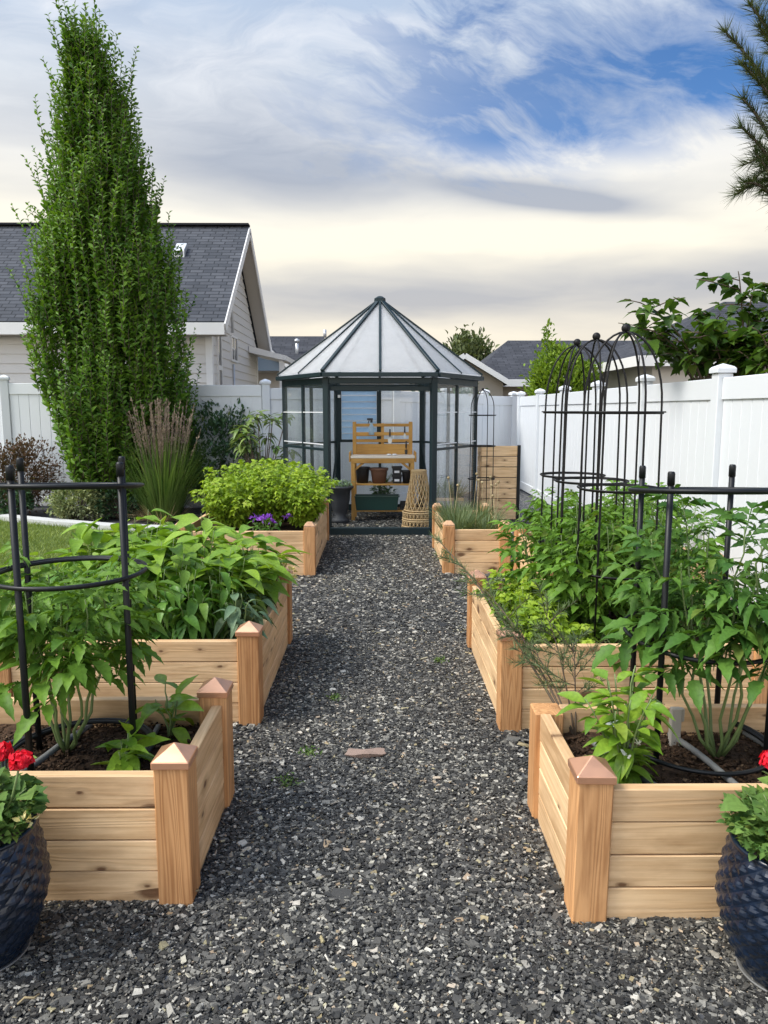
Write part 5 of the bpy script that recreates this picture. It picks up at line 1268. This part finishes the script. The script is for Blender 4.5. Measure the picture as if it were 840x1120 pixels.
# cloud-deck coordinates: a flat layer seen in perspective
den = t.m('ADD', t.m('MAXIMUM', dz, 0.0), .13)
P_ = comb(t.m('DIVIDE', dx, den), t.m('DIVIDE', dy, den))
wv = t.noise(P_, 1.1, 4, .55)
warp = t.vadd(P_, comb(t.m('MULTIPLY_ADD', wv, 1.1, -.55), t.m('MULTIPLY_ADD', wv, .7, -.35)))
n_big = t.noise(t.vmap(warp, (.75, 1.15, 1), (3.1, .4, 0)), 1.0, 5, .5)
n_wisp = t.noise(t.vmap(warp, (1.5, 3.6, 1), (7.7, 2.2, 0)), 1.6, 8, .62, .4)
n_soft = t.noise(t.vmap(comb(az, el), (2.2, 13, 1), (.3, .9, 0)), 1.0, 4, .5, .3)
def blob(a0, e0, ra, re, rot=0.0):
    da = t.m('SUBTRACT', az, a0); de = t.m('SUBTRACT', el, e0)
    if rot:
        c, s_ = math.cos(rot), math.sin(rot)
        u = t.m('ADD', t.m('MULTIPLY', da, c), t.m('MULTIPLY', de, s_)); v = t.m('SUBTRACT', t.m('MULTIPLY', de, c), t.m('MULTIPLY', da, s_))
    else: u, v = da, de
    q = t.m('ADD', t.m('POWER', t.m('DIVIDE', u, ra), 2.0), t.m('POWER', t.m('DIVIDE', v, re), 2.0))
    return t.m('EXPONENT', t.m('MULTIPLY', q, -1.0))
# colours of the deck
elr = t.m('MULTIPLY', el, 1 / .62, clamp=True)
bright = t.ramp(elr, [(0, (.74, .66, .55)), (.14, (.84, .77, .64)), (.34, (.92, .87, .74)), (.5, (.78, .78, .77)), (.75, (.58, .69, .83)), (1, (.60, .75, .95))])
grey = t.ramp(elr, [(0, (.58, .54, .51)), (.2, (.48, .48, .49)), (.5, (.38, .425, .51)), (1, (.40, .49, .66))])
thick = t.ramp(t.m('ADD', t.m('MULTIPLY', n_big, .55), t.m('MULTIPLY', n_soft, .45)), [(.38, 0.0), (.62, 1.0)])
dark_add = t.m('ADD', t.m('MULTIPLY', blob(-.15, .320, .22, .075, -.15), .80), t.m('MULTIPLY', blob(.215, .262, .125, .013, -.17), 1.25))
dark_add = t.m('ADD', dark_add, t.m('ADD', t.m('MULTIPLY', blob(.10, .145, .55, .030), .40), t.m('MULTIPLY', blob(.42, .15, .22, .035), .35)))
lite = t.m('ADD', t.m('ADD', t.m('MULTIPLY', blob(.26, .305, .24, .022, -.1), .7), t.m('MULTIPLY', blob(.20, .222, .42, .036), .75)), t.m('ADD', t.m('MULTIPLY', blob(-.25, .225, .3, .02), .6), t.m('MULTIPLY', blob(.05, .085, .5, .028), .6)))
f = t.m('SUBTRACT', t.m('ADD', t.m('MULTIPLY', thick, .62), dark_add), t.m('MULTIPLY', lite, .62), clamp=True)
cloud = t.mix(f, bright, grey)
wl = t.ramp(n_wisp, [(.40, 0.0), (.72, 1.0)])
cloud = t.mix(t.m('MULTIPLY', wl, t.ramp(elr, [(.45, 0.0), (.7, .75)])), cloud, (.88, .89, .91))
# brighter deck overhead, as under any overcast
gain = t.ramp(t.m('MULTIPLY', el, 1 / 1.5708, clamp=True), [(.0, .43), (.33, .41), (.60, .85), (1.0, 1.0)])
bg2 = t.n('ShaderNodeBackground'); t.l(cloud, bg2.inputs[0]); back = t.m('MULTIPLY_ADD', t.m('MAXIMUM', t.m('MULTIPLY', dy, -1.0), 0.0), 1.6, 1.0)  # back: extra sky brightness behind the camera, added to light camera-facing fronts
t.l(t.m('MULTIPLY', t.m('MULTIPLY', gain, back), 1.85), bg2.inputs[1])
def sstep(v_, a, b):
    nd = t.n('ShaderNodeMapRange', interpolation_type='SMOOTHSTEP'); nd.inputs['From Min'].default_value = a; nd.inputs['From Max'].default_value = b
    t.put(nd.inputs['Value'], v_); return nd.outputs['Result']
wob_ = t.m('MULTIPLY_ADD', n_big, .22, -.11)
win = t.m('MULTIPLY', sstep(t.m('ADD', az, t.m('MULTIPLY', wob_, 1.2)), -.20, .20), sstep(t.m('ADD', el, t.m('MULTIPLY', wob_, .55)), .272, .335))
rc, rs = math.cos(-.35), math.sin(-.35)
ru = t.m('ADD', t.m('MULTIPLY', az, rc), t.m('MULTIPLY', el, rs)); rv_ = t.m('SUBTRACT', t.m('MULTIPLY', el, rc), t.m('MULTIPLY', az, rs))
fl = t.noise(t.vmap(comb(ru, rv_), (5, 5, 1)), 1, 3, .5)
cir = t.noise(t.vmap(comb(t.m('MULTIPLY_ADD', fl, .16, ru), t.m('MULTIPLY_ADD', fl, -.10, rv_)), (6.0, 17.0, 1), (1.7, 4.4, 0)), 1, 8, .62, .35)
cirm = t.ramp(cir, [(.44, 0.0), (.68, 1.0)])
patch = t.m('ADD', t.m('MULTIPLY', blob(.10, .43, .20, .075, -.45), .55), t.m('MULTIPLY', blob(.30, .475, .16, .03, -.1), .45))
bm_ = t.m('SUBTRACT', t.m('MULTIPLY', win, 1.0), t.m('ADD', t.m('MULTIPLY', cirm, .45), t.m('MULTIPLY', t.m('MULTIPLY', patch, t.m('ADD', cirm, .35)), 1.0)), clamp=True)
bm_ = t.m('MAXIMUM', bm_, t.m('MULTIPLY', sstep(el, .36, .50), t.m('MULTIPLY_ADD', n_big, .5, -.10)))
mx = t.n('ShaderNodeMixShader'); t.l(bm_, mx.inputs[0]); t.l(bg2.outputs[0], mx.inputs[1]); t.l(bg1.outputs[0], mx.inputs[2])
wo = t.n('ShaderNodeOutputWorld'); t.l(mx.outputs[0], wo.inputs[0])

sun = bpy.data.lights.new('sun', 'SUN'); sun.energy = 2.9; sun.angle = math.radians(22); sun.color = (1, .95, .86)
so = bpy.data.objects.new('sun', sun); C.objects.link(so)
v = Vector((math.sin(SUN_AZ) * math.cos(SUN_EL), math.cos(SUN_AZ) * math.cos(SUN_EL), math.sin(SUN_EL)))
so.rotation_euler = v.to_track_quat('Z', 'Y').to_euler(); so.location = v * 30

# ------------------------------------------------------------------ camera and render
cam = bpy.data.cameras.new('camera'); co = bpy.data.objects.new('camera', cam); C.objects.link(co); S.camera = co
cam.sensor_fit = 'VERTICAL'; cam.sensor_height = 36; cam.lens = 36 * 800 / 1120; cam.clip_start = .05; cam.clip_end = 2000
co.location = (0, 0, 1.45); co.rotation_euler = (math.radians(90) - math.atan(111 / 800), 0, -math.atan(6 / 800))
S.view_settings.view_transform = 'Standard'; S.view_settings.look = 'None'; S.view_settings.exposure = 0.6; S.view_settings.gamma = 1
S.render.engine = 'CYCLES'
S.cycles.use_denoising = True; S.cycles.max_bounces = 8; S.cycles.transparent_max_bounces = 24; S.cycles.diffuse_bounces = 4; S.cycles.glossy_bounces = 3; S.cycles.transmission_bounces = 4
S.cycles.caustics_reflective = False; S.cycles.caustics_refractive = False
